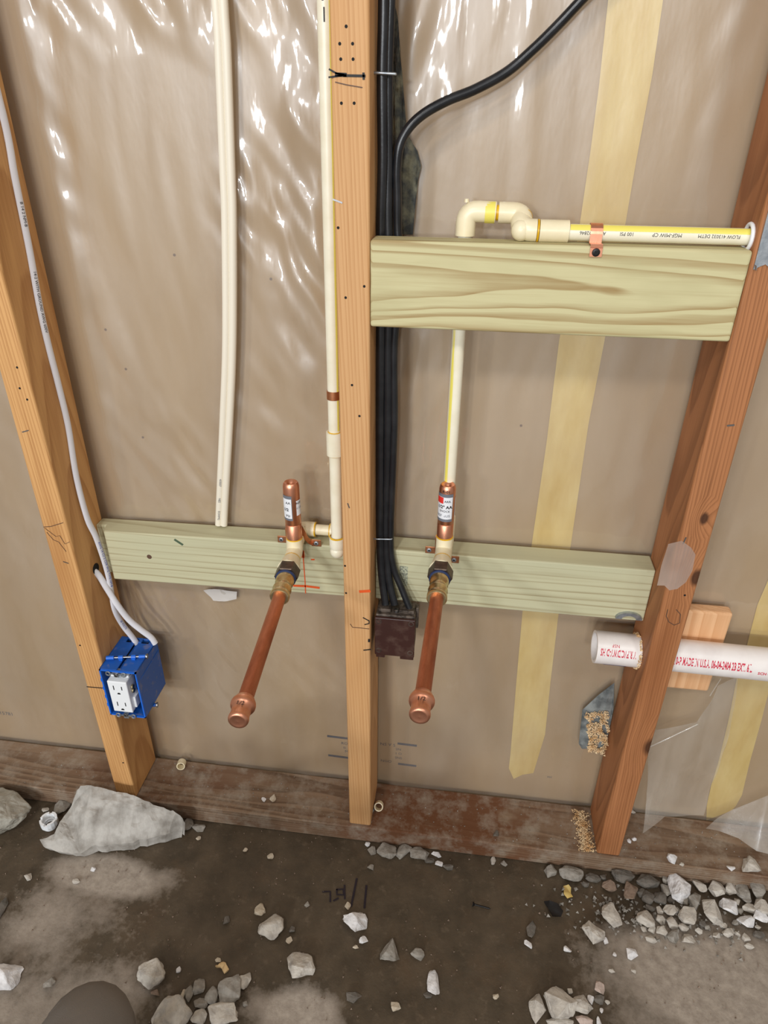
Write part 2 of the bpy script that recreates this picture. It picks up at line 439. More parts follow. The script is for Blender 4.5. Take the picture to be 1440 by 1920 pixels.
def write_vert(body, size, origin, r, ang, mat, parent, name='print', bold=False):
    """lettering round a vertical cylinder: origin on the axis, ang = direction it faces"""
    vs, fs = glyphs(body, size, bold); O = Vector(origin); out = []
    for v in vs:
        a = math.radians(ang)+v.x/r
        out.append(O+Vector((math.sin(a)*(r+.0004), -math.cos(a)*(r+.0004), v.y)))
    return M().add(out, fs).build(name, mat, parent)
def write_path(body, size, path, t0, ref, off, mat, parent, name='print', flip=False):
    """lettering along a swept cable, on the side facing ref"""
    vs, fs = glyphs(body, size); P = [Vector(p) for p in path]; L = [0]
    for a, b in zip(P, P[1:]): L.append(L[-1]+(b-a).length)
    ref = Vector(ref); out = []
    for v in vs:
        s_ = t0+(-v.x if flip else v.x); y = -v.y if flip else v.y
        i = max(0, min(len(P)-2, next((k for k in range(len(L)-1) if L[k+1] >= s_), len(P)-2)))
        d = (P[i+1]-P[i]).normalized(); p = P[i]+d*(s_-L[i]); n = (ref-d*ref.dot(d)).normalized(); u = n.cross(d)
        out.append(p+n*off+u*y)
    return M().add(out, fs).build(name, mat, parent)
def sheet(pts, name, mat, amp, freq, cuts=3, th=0, loc=None, parent=None, seed=0):
    """thin film cut to an outline of 3-D points, crinkled along its normal"""
    bm = bmesh.new(); V = [bm.verts.new(p) for p in pts]; f = bm.faces.new(V); bmesh.ops.triangulate(bm, faces=[f])
    bm.normal_update()
    for _ in range(cuts): bmesh.ops.subdivide_edges(bm, edges=[e for e in bm.edges if e.calc_length() > .008], cuts=1, use_grid_fill=True)
    bmesh.ops.triangulate(bm, faces=bm.faces)
    bm.normal_update(); nn = sum((f.normal*f.calc_area() for f in bm.faces), Vector()).normalized()
    for v in bm.verts: v.co += nn*amp*noise.noise(v.co*freq+Vector((seed, 0, 0)))
    vs = [v.co.copy() for v in bm.verts]; bm.verts.index_update(); fs = [tuple(v.index for v in f.verts) for f in bm.faces]; bm.free()
    m = M().add(vs, fs, True)
    if th: m.add([v+nn*th for v in vs], [f[::-1] for f in fs], True)
    return m.build(name, mat, parent, loc=loc)

# ---------------------------------------------------------------- setting: back wall, film, floor
m = M().box((-1.1, .016, -.02), (1.15, .034, 1.75))
wall = struct(m.build('wall_back', 'kraft_paper'))
wall['label'] = 'kraft paper insulation facing behind the studs'
# lettering and rules on the paper, near the bottom
mk = Marks()
for a, b in (((-0.0559, 0.0160, 0.1352), (-0.0160, 0.0160, 0.1343)), ((-0.0555, 0.0160, 0.0842), (-0.0168, 0.0160, 0.0831)), ((0.0747, 0.0160, 0.1356), (0.1069, 0.0160, 0.1350)), ((0.0767, 0.0160, 0.0822), (0.1076, 0.0160, 0.0814))):
    mk.ribbon([a, b], .0050, (0, -1, 0))
mk.build('printed_rule', 'ink_grey', wall)
for body, p, sz in (('RO', (-0.0252, 0.0160, 0.1203), .009), ('IS', (-0.0255, 0.0160, 0.1089), .007), ('M', (-0.0216, 0.0160, 0.0996), .009), ('NS V S', (0.0552, 0.0160, 0.1298), .010),
                    ('2N', (0.0750, 0.0160, 0.1203), .008), ('1 O', (0.0752, 0.0160, 0.1091), .008), ('SNS', (0.0754, 0.0160, 0.0977), .008), ('NGO', (0.0527, 0.0160, 0.0855), .009),
                    ('15781', (-0.7013, 0.0160, 0.1005), .012), ('WI', (0.3507, 0.0160, 0.0911), .007)):
    write(body, sz, p, (1, 0, 0), (0, 0, 1), 'ink_grey', wall)
for p in ((-0.3203, 0.0160, 0.8179), (-0.3132, 0.0160, 0.7153), (-0.1034, 0.0160, 0.9462), (0.2282, 0.0160, 0.7674), (-0.2271, 0.0160, 0.9714), (-0.3392, 0.0160, 0.8720)):
    M().lathe(Vector(p), Vector(p)+Vector((0,-.001,0)), [(0, .0018), (.0004, .0018)], 8).build('fleck', 'pencil', wall)

def film_sheet():
    nx, nz = 500, 400; x0, x1, z0, z1 = -1.05, 1.1, .036, 1.7
    V = []; F = []
    for j in range(nz+1):
        z = z0+(z1-z0)*j/nz
        for i in range(nx+1):
            x = x0+(x1-x0)*i/nx
            # taut folds that fan down and to the right in the left bay, straighter ones in the right bay
            k = -.38 if x < .02 else .12
            u = x-k*(z-.6)*(.6+.4*math.sin(3*z))
            f1 = noise.noise(Vector((u*27, z*4.6, 1.3))); f2 = noise.noise(Vector((u*70, z*20, 7.7))); f3 = noise.noise(Vector((x*5, z*4, 3.1)))
            cl = max(0, min(1, .35+2.2*noise.noise(Vector((x*6, z*5, 9.1)))))
            lev = max(0, min(1, (z-.45)/.5)); lev = .35+.65*lev
            if x > .14: lev *= .55
            sg = 1 if x < .02 else -.5
            lb = 2.1 if -.28 < x < 0 else (.9 if x < .12 else .5)
            h = .0045*max(0, f1-.08)*lev+.0052*noise.noise(Vector(((x*.86+z*.5*sg)*46, (z*.86-x*.5*sg)*13, 7.7)))*lev*cl*lb+.0011*f2*lev*cl*lb+.0040*f3+.0010*noise.noise(Vector((u*46, z*9, 2.2)))*lev
            # pulled tight where it is stapled to the studs
            dmin = min(abs(x-q) for q in (-.4145, .019, .4471))
            pin = max(0, min(1, (dmin-.02)/.03))
            # folds bunch up beside the studs
            e = math.exp(-((dmin-.055)/.03)**2)
            h += e*.0022*noise.noise(Vector((x*30, z*26, 5.5)))*lev
            h += .0035*math.exp(-((x+.36)/.014)**2)*(1 if z > .55 else .3)
            V.append((x, .0085-pin*(h+.0028)+(0 if pin else 0), z))
    for j in range(nz):
        for i in range(nx):
            a = j*(nx+1)+i; F.append((a, a+1, a+nx+2, a+nx+1))
    return M().add(V, F, True).build('plastic_sheet', 'poly_film', loc=(0, .006, .04))
tag(film_sheet(), 'clear crinkled plastic vapour sheet stretched over the brown paper wall', 'plastic sheet')

def floor_mesh():
    blobs = [((-0.3978, -0.2138, 0.0000), .10, .034, 1.05), ((-0.4729, -0.3138, 0.0000), .15, .10, .58), ((-0.3970, -0.4112, 0.0000), .20, .08, .66), ((-0.0250, -0.3718, 0.0000), .075, .035, .85),
             ((0.5920, -0.2571, 0.0000), .17, .085, 1.05), ((0.5182, -0.2052, 0.0000), .06, .03, .8), ((0.6604, -0.2100, 0.0000), .1, .08, .45), ((-0.2751, -0.2571, 0.0000), .04, .02, .25),
             ((0.4610, -0.2963, 0.0000), .06, .06, .6), ((0.3243, -0.1257, 0.0000), .08, .03, .15), ((-0.0928, -0.3844, 0.0000), .04, .03, .4)]
    nx, ny = 230, 120; x0, x1, y0, y1 = -1.1, 1.15, -1.15, .03; V = []; F = []; D = []
    for j in range(ny+1):
        y = y0+(y1-y0)*j/ny
        for i in range(nx+1):
            x = x0+(x1-x0)*i/nx
            z = -.0012+.0011*noise.noise(Vector((x*14, y*14, 0)))+.0006*noise.noise(Vector((x*50, y*50, 2)))
            d = .02
            for c, rx, ry, s_ in blobs:
                q = ((x-c[0])/rx)**2+((y-c[1])/ry)**2
                d = max(d, s_*math.exp(-q*.7))
            if y < -.46: d = max(d, .3)
            V.append((x, y, z)); D.append(d)
    for j in range(ny):
        for i in range(nx):
            a = j*(nx+1)+i; F.append((a, a+1, a+nx+2, a+nx+1))
    me = bpy.data.meshes.new('floor'); me.from_pydata(V, [], F); me.polygons.foreach_set('use_smooth', [True]*len(F))
    at = me.attributes.new('dust', 'FLOAT', 'POINT'); at.data.foreach_set('value', D)
    me.materials.append(MATS['damp_concrete'])
    o = bpy.data.objects.new('floor', me); COL.objects.link(o); struct(o); return o
floor = floor_mesh()
# handwriting on the floor
s1 = Marks(); Q = (0, 0, 1)
for st in ([(-0.0265, -0.1938, 0.0000), (-0.0143, -0.1917, 0.0000), (-0.0109, -0.2085, 0.0000)], [(-0.0041, -0.1870, 0.0000), (0.0062, -0.1847, 0.0000), (0.0088, -0.1945, 0.0000), (-0.0025, -0.1951, 0.0000), (-0.0041, -0.1870, 0.0000)],
           [(0.0074, -0.1780, 0.0000), (0.0120, -0.2005, 0.0000)], [(-0.0056, -0.2062, 0.0000), (0.0010, -0.2012, 0.0000)]):
    s1.ribbon(st, .0028, Q)
for st in ([(0.0261, -0.1641, 0.0000), (0.0246, -0.2111, 0.0000)], [(0.0441, -0.1738, 0.0000), (0.0466, -0.2110, 0.0000)]): s1.ribbon(st, .0034, Q)
s1.build('handwriting', 'ink_purple', floor)

# ---------------------------------------------------------------- framing lumber
def stud(x, mat, label):
    o = M().box((x, -.089, .0383), (x+.038, 0, 1.7)).build('wall_stud', mat, None, bevel=.0035, bseg=3, loc=(x, 0, 0))
    return tag(o, label, 'stud')
left_stud = stud(-.4335, 'amber_stud', 'honey coloured wooden stud at the left, carrying the blue outlet box')
mid_stud = stud(0.0008, 'fir_stud', 'pale golden wooden stud in the middle with black marker line near its top')
right_stud = stud(.4283, 'red_stud', 'reddish brown wooden stud at the right with the white drain pipe through it')
tag(M().box((-1.08, -.093, 0), (1.12, .004, .038)).build('sole_plate', 'old_plate', None, bevel=.002, loc=(0, -.045, 0)),
    'weathered dusty wooden sole plate lying along the foot of the wall', 'lumber')
o = M().box((.0393, -.0905, .919), (.4278, -.0565, 1.0115)).build('blocking_board', 'treated_upper', None, bevel=.003, bseg=3, loc=(.0393, -.05, .919))
tag(o, 'upper greenish treated wood block fixed between the middle and right studs', 'board')
upper_block = o
pts = [(-.3950, 0), (-.3950, -.021), (-.3790, -.021), (-.3745, -.038), (.0003, -.038), (.0003, 0)]
o = M().prism([(x, y, .499-.006*(1-(x+.395)/.395)) for x, y in pts], (0, 0, .0885)).build('blocking_board', 'treated_lower', None, bevel=.002, bseg=2, loc=(-.395, -.02, .499))
tag(o, 'lower pale green wood block between left and middle studs, behind the left copper stub', 'board')
lower_left = o
o = M().box((.0393, -.038, .4995), (.4278, 0, .588)).build('blocking_board', 'treated_lower', None, bevel=.002, bseg=2, loc=(.0393, -.02, .499))
tag(o, 'lower pale green wood block between middle and right studs, behind the right copper stub', 'board')
lower_right = o
o = M().box((.445, -.021, .3626), (.5537, -.001, .5134)).build('wood_block', 'pine_block', None, bevel=.004, bseg=3, loc=(.5, -.01, .3626))
tag(o, 'short fresh pine block behind the white drain pipe right of the reddish stud', 'wood block')

# nail holes, pen and pencil marks on the lumber
F_ = (0, -1, 0)
def holes(par, lst, r=.0016):
    for p in lst:
        p = Vector(p); M().lathe(p+Vector((0, .0002, 0)), p+Vector((0, -.001, 0)), [(0, r), (.0006, r*.9)], 8).build('nail_hole', 'black_void', par)
holes(mid_stud, [(0.0167, -0.0890, 1.1978), (0.0103, -0.0890, 1.1844), (0.0226, -0.0890, 1.1844), (0.0110, -0.0890, 1.1722), (0.0229, -0.0890, 1.1722), (0.0108, -0.0890, 1.1361), (0.0235, -0.0890, 1.1362),
                 (0.0172, -0.0890, 0.8489), (0.0258, -0.0890, 0.8103), (0.0115, -0.0890, 0.9500), (0.0048, -0.0890, 1.0223), (0.0325, -0.0890, 0.9629), (0.0038, -0.0890, 0.5894), (0.0044, -0.0890, 0.5433)])
holes(left_stud, [(-0.4077, -0.0890, 0.8491), (-0.4116, -0.0890, 0.8217), (-0.4053, -0.0890, 0.8070), (-0.4034, -0.0890, 0.1307), (-0.4250, -0.0890, 0.3968)])
holes(right_stud, [(0.4541, -0.0890, 0.5864)])
k = Marks()
k.ribbon([(-0.0003, -0.0892, 1.1640), (0.0072, -0.0892, 1.1605), (0.0139, -0.0892, 1.1597)], .0016, F_); k.ribbon([(-0.0008, -0.0892, 1.1575), (0.0139, -0.0892, 1.1593)], .0016, F_)
k.ribbon([(0.0061, -0.0892, 1.1599), (0.0155, -0.0892, 1.1595)], .0034, F_); k.ribbon([(0.0139, -0.0892, 1.1590), (0.0342, -0.0892, 1.1587)], .0022, F_)
k.ribbon([(0.0329, -0.0892, 1.1608), (0.0331, -0.0892, 1.1563)], .0022, F_)
k.ribbon([(0.0285, -0.0892, 0.5025), (0.0370, -0.0892, 0.4977), (0.0370, -0.0892, 0.4928), (0.0308, -0.0892, 0.4902)], .0016, F_)
k.ribbon([(0.0370, -0.0892, 0.4632), (0.0369, -0.0892, 0.4592)], .0030, F_); k.ribbon([(0.0290, -0.0892, 0.4420), (0.0393, -0.0892, 0.4447)], .0018, F_)
k.build('marker_line', 'ink_black', mid_stud)
k = Marks(); k.ribbon([(0.0097, -0.0892, 0.4888), (0.0128, -0.0892, 0.4832), (0.0222, -0.0892, 0.4833), (0.0370, -0.0892, 0.4830)], .0009, F_)
k.ribbon([(0.0054, -0.0892, 1.1536), (0.0164, -0.0892, 1.1514), (0.0315, -0.0892, 1.1493)], .0009, F_)
k.build('pencil_mark', 'pencil', mid_stud)
k = Marks(); k.ribbon([(0.0243, -0.0892, 0.5482), (0.0379, -0.0892, 0.5506)], .0042, F_); k.build('orange_mark', 'ink_orange', mid_stud)
k = Marks(); k.ribbon([(0.0004, -0.0892, 1.0497), (0.0094, -0.0892, 1.0468)], .0016, F_); k.ribbon([(0.0093, -0.0892, 0.6880), (0.0113, -0.0892, 0.6817)], .0014, F_)
k.build('staple', 'steel', mid_stud)
k = Marks(); k.ribbon([(-0.4326, -0.0892, 0.3080), (-0.4056, -0.0892, 0.3087)], .0016, F_); k.build('marker_line', 'ink_black', left_stud)
k = Marks(); k.ribbon([(-0.4312, -0.0892, 0.6145), (-0.4202, -0.0892, 0.6163), (-0.3998, -0.0892, 0.6242)], .0009, F_); k.ribbon([(-0.4300, -0.0892, 0.6129), (-0.4161, -0.0892, 0.5998), (-0.4099, -0.0892, 0.6021), (-0.4051, -0.0892, 0.5881), (-0.3976, -0.0892, 0.5924)], .0007, F_)
k.ribbon([(-0.4285, -0.0892, 0.6059), (-0.4216, -0.0892, 0.5939), (-0.4142, -0.0892, 0.5909), (-0.4065, -0.0892, 0.5752)], .0007, F_); k.build('pencil_mark', 'pencil', left_stud)
k = Marks(); k.ribbon([(-0.4242, -0.0892, 0.7609), (-0.4152, -0.0892, 0.7638)], .0014, F_); k.ribbon([(-0.4149, -0.0892, 0.5568), (-0.4080, -0.0892, 0.5546)], .0014, F_); k.build('staple', 'steel', left_stud)
k = Marks(); k.ribbon([(0.4377, -0.0892, 0.5613), (0.4379, -0.0892, 0.5506), (0.4432, -0.0892, 0.5413), (0.4511, -0.0892, 0.5367), (0.4571, -0.0892, 0.5410), (0.4554, -0.0892, 0.5552), (0.4484, -0.0892, 0.5624)], .001, F_)
k.build('pencil_mark', 'pencil', right_stud)
k = Marks(); k.ribbon([(0.4351, -0.0892, 0.6647), (0.4364, -0.0892, 0.6735)], .0016, F_); k.ribbon([(0.4491, -0.0892, 0.8242), (0.4557, -0.0892, 0.8253)], .002, F_); k.build('staple', 'steel', right_stud)
k = Marks(); k.ribbon([(-0.0680, -0.0382, 0.5755), (-0.0681, -0.0382, 0.5587), (-0.0675, -0.0382, 0.5204), (-0.0678, -0.0382, 0.4987)], .0014, F_); k.ribbon([(-0.0689, -0.0382, 0.5736), (-0.0686, -0.0382, 0.5643)], .005, F_)
k.ribbon([(-0.0853, -0.0382, 0.5108), (-0.0655, -0.0382, 0.5118), (-0.0467, -0.0382, 0.5108)], .0036, F_); k.ribbon([(-0.0559, -0.0382, 0.5608), (-0.0519, -0.0382, 0.5612)], .0022, F_); k.build('orange_mark', 'ink_orange', lower_left)
k = Marks(); k.ribbon([(-0.2627, -0.0382, 0.5765), (-0.2522, -0.0382, 0.5690)], .0034, F_); k.build('green_smudge', simple('ink_green', S(74, 92, 70), .7), lower_left)
k = M(); k.lathe((-0.3086, -0.0380, 0.5417), Vector((-0.3086, -0.0380, 0.5417))+Vector((0,-.001,0)), [(0,.004),(.0003,.0035)], 12); k.build('knot', 'pencil', lower_left)

k = M().box(((0.0746, -0.0382, 0.5347)[0], -.0384, .528), ((0.0863, -0.0382, 0.5359)[0], -.0380, .562)); k.build('ink_stamp', simple('stamp_grey', S(176, 178, 152), .7, 0, S(120, 122, 108), 420, vlo=.45, vhi=.55), lower_right)

# ---------------------------------------------------------------- seam tape and torn patches on the wall
TL = [(0.2639, 0.0155, 1.2375), (0.2653, 0.0155, 1.2289), (0.2681, 0.0155, 1.1560), (0.2687, 0.0155, 1.0947), (0.2682, 0.0155, 1.0240), (0.2628, 0.0155, 0.8832), (0.2645, 0.0155, 0.7474), (0.2633, 0.0155, 0.5828), (0.2631, 0.0155, 0.4620), (0.2689, 0.0155, 0.3102), (0.2760, 0.0155, 0.1412)]
TR = [(0.3175, 0.0155, 1.2370), (0.3187, 0.0155, 1.2285), (0.3207, 0.0155, 1.1657), (0.3192, 0.0155, 1.0865), (0.3191, 0.0155, 1.0229), (0.3178, 0.0155, 0.8857), (0.3154, 0.0155, 0.7737), (0.3191, 0.0155, 0.5851), (0.3183, 0.0155, 0.4576), (0.3239, 0.0155, 0.3174), (0.3299, 0.0155, 0.1977)]
top = Vector((.022, 0, .45))
def strip(L, R, tail, name, label):
    vs = []; n = len(L)
    for a, b in zip(L, R): vs += [Vector(a), Vector(b)]
    fs = [(2*i, 2*i+1, 2*i+3, 2*i+2) for i in range(n-1)]
    m = M().add(vs, fs, True)
    if tail: t0 = len(vs); m.add([vs[-2], vs[-1]]+[Vector(p) for p in tail], [tuple(range(2+len(tail)))], True)
    mm = M().add([v+Vector((0, -.0006, 0)) for v in m.v], m.f, True)
    o = mm.build(name, 'yellow_tape', loc=vs[-1])
    return tag(o, label, 'tape')
strip([Vector(TL[0])+top]+TL, [Vector(TR[0])+top]+TR, [(0.3213, 0.0155, 0.0982), (0.3030, 0.0155, 0.0909), (0.2881, 0.0155, 0.0770), (0.2768, 0.0155, 0.1037)], 'seam_tape',
      'long yellow seam tape running down the wall between middle and right studs')
strip([(0.5788, 0.0155, 0.7118), (0.6018, 0.0155, 0.5525), (0.5989, 0.0155, 0.5082), (0.6040, 0.0155, 0.4306), (0.6066, 0.0155, 0.3579), (0.6155, 0.0155, 0.2761), (0.6233, 0.0155, 0.1774), (0.6256, 0.0155, 0.1154), (0.6301, 0.0155, 0.0651)],
      [(0.6245, 0.0155, 0.7152), (0.6441, 0.0155, 0.5568), (0.6451, 0.0155, 0.5132), (0.6518, 0.0155, 0.4363), (0.6576, 0.0155, 0.3646), (0.6651, 0.0155, 0.2833), (0.6724, 0.0155, 0.1852), (0.6809, 0.0155, 0.1012), (0.6783, 0.0155, 0.0723)],
      [(0.6745, 0.0155, 0.0586), (0.6387, 0.0155, 0.0240)], 'seam_tape', 'yellow seam tape with a torn pointed end at the far right of the wall')

def torn(pts, name, mat, bulge, label, cat, seed):
    """torn patch standing proud of the wall: outline polygon domed and roughened"""
    bm = bmesh.new(); V = [bm.verts.new(p) for p in pts]; f = bm.faces.new(V); bmesh.ops.triangulate(bm, faces=[f])
    for _ in range(4): bmesh.ops.subdivide_edges(bm, edges=[e for e in bm.edges if e.calc_length() > .006], cuts=1, use_grid_fill=True)
    bmesh.ops.triangulate(bm, faces=bm.faces)
    bd = [v for v in bm.verts if v.is_boundary]
    for v in bm.verts:
        d = min((v.co-b.co).length for b in bd)
        v.co.y -= min(1, d/.012)*bulge*(.6+.6*noise.noise(v.co*70+Vector((seed, 0, 0)))) + (0 if v.is_boundary else .0012*noise.noise(v.co*300))
    bm.verts.index_update(); vs = [v.co.copy() for v in bm.verts]; fs = [tuple(v.index for v in f.verts) for f in bm.faces]; bm.free()
    o = M().add(vs, fs, True).build(name, mat, loc=pts[0]); return tag(o, label, cat)
torn([(0.0475, 0.0000, 1.2415), (0.0504, 0.0000, 1.2285), (0.0551, 0.0000, 1.2138), (0.0527, 0.0000, 1.1925), (0.0507, -0.0000, 1.1761), (0.0551, -0.0000, 1.1483), (0.0612, 0.0000, 1.1350), (0.0633, 0.0000, 1.1199), (0.0677, 0.0000, 1.1082), (0.0794, 0.0000, 1.0927), (0.0841, 0.0000, 1.0774),
      (0.0810, 0.0000, 1.0638), (0.0754, 0.0000, 1.0494), (0.0735, 0.0000, 1.0286), (0.0767, 0.0000, 1.0055), (0.0521, 0.0000, 1.0049), (0.0487, 0.0000, 1.0671), (0.0484, 0.0000, 1.1349), (0.0441, 0.0000, 1.2016), (0.0415, 0.0000, 1.2416)],
     'torn_insulation', 'insulation_dark', .012, 'dark torn strip of insulation showing beside the black cables above the upper block', 'insulation', 3)
flap = torn([(0.4191, -0.0020, 0.3464), (0.3989, -0.0020, 0.3172), (0.3789, -0.0020, 0.2811), (0.3843, -0.0020, 0.2030), (0.3914, -0.0020, 0.1911), (0.4062, -0.0020, 0.1934), (0.4316, -0.0020, 0.1895), (0.4287, -0.0020, 0.2340), (0.4272, -0.0020, 0.2890)],
     'paper_flap', 'flap_grey', .008, 'grey torn flap dusted with sawdust left of the reddish stud, under the drain pipe', 'paper flap', 5)
def chips(n, place, size, name, mat, parent=None, loc=None, flatz=.5):
    m = M()
    for _ in range(n):
        p, s_ = place(); s_ *= size*random.uniform(.5, 1.3); p = Vector(p)
        R = Matrix.Rotation(random.uniform(0, 6.3), 3, 'Z') @ Matrix.Rotation(random.uniform(-.6, .6), 3, 'X')
        a = [R @ Vector(v)*s_ for v in ((1, 0, -.3*flatz), (-.5, .8, -.3*flatz), (-.6, -.7, -.3*flatz), (.1, .1, flatz))]
        m.add([p+v for v in a], [(0, 2, 1), (0, 1, 3), (1, 2, 3), (2, 0, 3)])
    return m.build(name, mat, parent, loc=loc)
def sd_flap():
    q = random.random(); a = random.random()
    A = Vector((0.3844, -0.0100, 0.2840)); B = Vector((0.4175, -0.0100, 0.2887)); C = Vector((0.3988, -0.0100, 0.2000)); D = Vector((0.4294, -0.0100, 0.1957))
    p = (A*(1-a)+B*a)*(1-q)+(C*(1-a)+D*a)*q; p += Vector((.006*noise.noise(p*70), 0, .006*noise.noise(p*60)))
    if noise.noise(p*75) < -.15: return sd_flap()
    p.y -= random.uniform(-.002, .007); return p, 1
o = chips(1400, sd_flap, .0016, 'sawdust', 'sawdust', flap, flatz=1); o['kind'] = 'stuff'
def sd_plate():
    a = random.random(); A = Vector((0.4124, -0.0081, 0.0380)); B = Vector((0.4174, -0.0874, 0.0380)); p = A*(1-a)+B*a
    return p+Vector((random.gauss(-.004, .006), 0, random.uniform(0, .005))), 1
o = chips(1100, sd_plate, .0015, 'sawdust', 'sawdust', None, loc=(0.4122, -0.0492, 0.0380), flatz=1)
tag(o, 'heap of yellow sawdust on the sole plate at the left foot of the reddish stud', 'sawdust', kind='stuff')

# ---------------------------------------------------------------- CPVC supply lines with copper arrestors and stubs
def cyl(m, A, B, r, seg=20): return m.lathe(A, B, [(0, r), ((Vector(B)-Vector(A)).length, r)], seg)
def glue(par, A, d, r, name='glue_ring'):
    A = Vector(A); d = Vector(d).normalized()
    M().lathe(A-d*.0011, A+d, [(0, r), (.0004, r+.0008), (.0018, r+.0008), (.0022, r)], 22, caps=False).build(name, 'yellow_glue', par)
def arrestor(par, c, z0, z1, r, la, lb):
    """copper water hammer arrestor with stickers; c = (x, y) of its axis"""
    A = Vector((c[0], c[1], z0)); B = Vector((c[0], c[1], z1)); h = z1-z0; sm = h*.275
    m = M().lathe(A, B, [(0, r), (sm-.0008, r), (sm, r-.0009), (sm+.0008, r), (h-.006, r), (h-.002, r*.93), (h, r*.80), (h-.0012, r*.55), (h-.0042, r*.32), (h-.0026, .0)], 32)
    a = m.build('shock_arrestor', 'bright_copper', par)
    return a
def stub(par, C, D, ys, r):
    """C->D stub axis; ys = distances along it for cone, nut, seal, brass, tube end, cap end"""
    C = Vector(C); D = Vector(D); d = (D-C).normalized(); at = lambda t: C+d*t
    c0, c1, n1, s1, b1, t1, e1 = ys
    M().lathe(at(c0), D, [(0, r), (.004, r+.0012), (c1-c0-.003, .0152), (c1-c0, .0156)], 28).build('adapter', 'cream_plastic', par)
    nut = M().lathe(at(c1-.001), D, [(0, .0150), (.001, .0163), (n1-c1-.001, .0163), (n1-c1, .0148)], 6, smooth=False, phase=.52).build('hex_nut', 'dark_bronze', par)
    M().lathe(at(n1-.001), D, [(0, .0134), (.001, .0140), (s1-n1, .0140), (s1-n1+.001, .0130)], 28).build('seal_ring', 'blue_seal', par)
    L = b1-s1
    M().lathe(at(s1-.001), D, [(0, .0122), (L*.25, .0122), (L*.32, .0104), (L*.45, .0104), (L*.52, .0122), (L*.60, .0126), (L*.72, .0104), (L*.78, .0106), (L*.84, .0128), (L*.98, .0128), (L+.001, .0112)], 28).build('brass_coupling', 'brass', par)
    M().lathe(at(b1-.004), D, [(0, r-.0031), (t1-b1+.004, r-.0031)], 24).build('copper_tube', 'tarnished_copper', par)
    L = e1-t1
    cap = M().lathe(at(t1-.004), D, [(0, .0088), (.0015, .0104), (.004, .0110), (.006, .0126), (.0085, .0134), (.0115, .0134), (.014, .0124), (.0155, .0104), (L-.005, .0101), (L-.002, .0108), (L+.0005, .0109), (L+.0025, .0102), (L+.0035, .0086), (L+.0030, .0070), (L+.0036, 0)], 28).build('end_cap', 'bright_copper', par)
    U = Vector((0, .25, 1)).normalized(); R = Vector((1, 0, 0))
    write('1/2', .0075, at(t1+.014)+Vector((0, 0, 0)), Vector((1, 0, 0)), d*-1, 'ink_black', par, cyl=0).location = Vector((0, 0, .0112))
    return at
C22 = .0115
# left line
L0 = thing('supply_line', (-.0135, -.05, .58), 'cream plastic supply line left of the middle stud ending in the left copper stub', 'pipe')
top_, bot = Vector((-.0115, -.034, 1.7)), Vector((-.0132, -.056, .603))
g = lambda t: top_.lerp(bot, t)
zt = lambda z: (1.7-z)/(1.7-.603)
m = M().tube([top_, g(.5), bot], .0079, 20); rp = m.build('riser_pipe', 'cream_riser', L0)
M().arcpatch(g(0), g(zt(.775)), .0079, 40, 62).build('yellow_stripe', 'yellow_stripe', L0)
cA, cB = g(zt(.772)), g(zt(.740))
cyl(M(), cA, cB, .0110).build('coupling', 'cream_riser', L0)
glue(L0, cA, (0, 0, 1), .0079); glue(L0, cB+Vector((0,0,-.0005)), (0, 0, 1), .0079)
M().arcpatch(g(zt(1.232)), g(zt(1.222)), .0079, -10, 4).build('marker_line', 'ink_black', L0)
M().arcpatch(g(zt(1.217)), g(zt(1.205)), .0079, 0, 10).build('marker_line', 'ink_black', L0)
e0 = bot
el = bend(bot+Vector((0, 0, .010)), (-.0132, -.0565, .592), (-.0132, -.026, .5995), .010)
M().tube(bend((-.0132, -.0562, .614), (-.0132, -.0565, .594), (-.0132, -.020, .601), .011), .0108, 20).ball((-.0132, -.0572, .5915), .0104).build('elbow', 'cream_riser', L0)
glue(L0, bot+Vector((0, 0, .012)), (0, 0, 1), .0095)
by, bz = -.0185, .601
M().tube(bend((-.0132, -.024, bz), (-.0132, by, bz), (-.030, by, bz), .006), .0106, 18).build('elbow', 'cream_plastic', L0)
cyl(M(), (-.028, by, bz), (-.056, by, bz), .0079).build('branch_pipe', 'cream_plastic', L0)
glue(L0, (-.0305, by, bz), (1, 0, 0), .0098); glue(L0, (-.0525, by, bz), (1, 0, 0), .0104)
ax, ay = -.0735, -.060
M().tube(bend((-.0525, by, bz), (ax, by, bz), (ax, ay+.006, .598), .010), .0110, 18).build('elbow', 'cream_plastic', L0)
tC = Vector((ax, ay, .590)); tD = Vector((-0.0551, -0.3772, 0.5880))
M().tube(bend((ax, ay, .610), (ax, ay, .589), Vector((ax, ay, .589))+(tD-tC).normalized()*.024, .013), .0117, 22).build('tee', 'cream_plastic', L0)
dd = (tD-Vector((ax, ay, .589))).normalized()
glue(L0, (ax, ay, .6105), (0, 0, 1), .0108); glue(L0, Vector((ax, ay, .589))+dd*.0245, dd, .0112)
a = arrestor(L0, (ax, ay), .6105, .6985, .0111, None, None)
def sticker(a, c, z0, z1, r, a0, a1, mat='label_white', name='sticker'):
    return M().arcpatch((c[0], c[1], z0), (c[0], c[1], z1), r, a0, a1, .0003).build(name, mat, a)
cc = (ax, ay)
sticker(a, cc, .6440, .6820, .0111, -84, 14, 'label_grey'); sticker(a, cc, .6475, .6775, .01125, -84, 10)
sticker(a, cc, .6510, .6740, .0111, 44, 112)
write_vert('AA', .0052, (ax, ay, .6715), .01155, -14, 'ink_black', a); write_vert('1/2', .0062, (ax, ay, .661), .01155, -30, 'ink_black', a, bold=True); write_vert('PSI', .0052, (ax, ay, .6515), .01155, -18, 'ink_black', a)
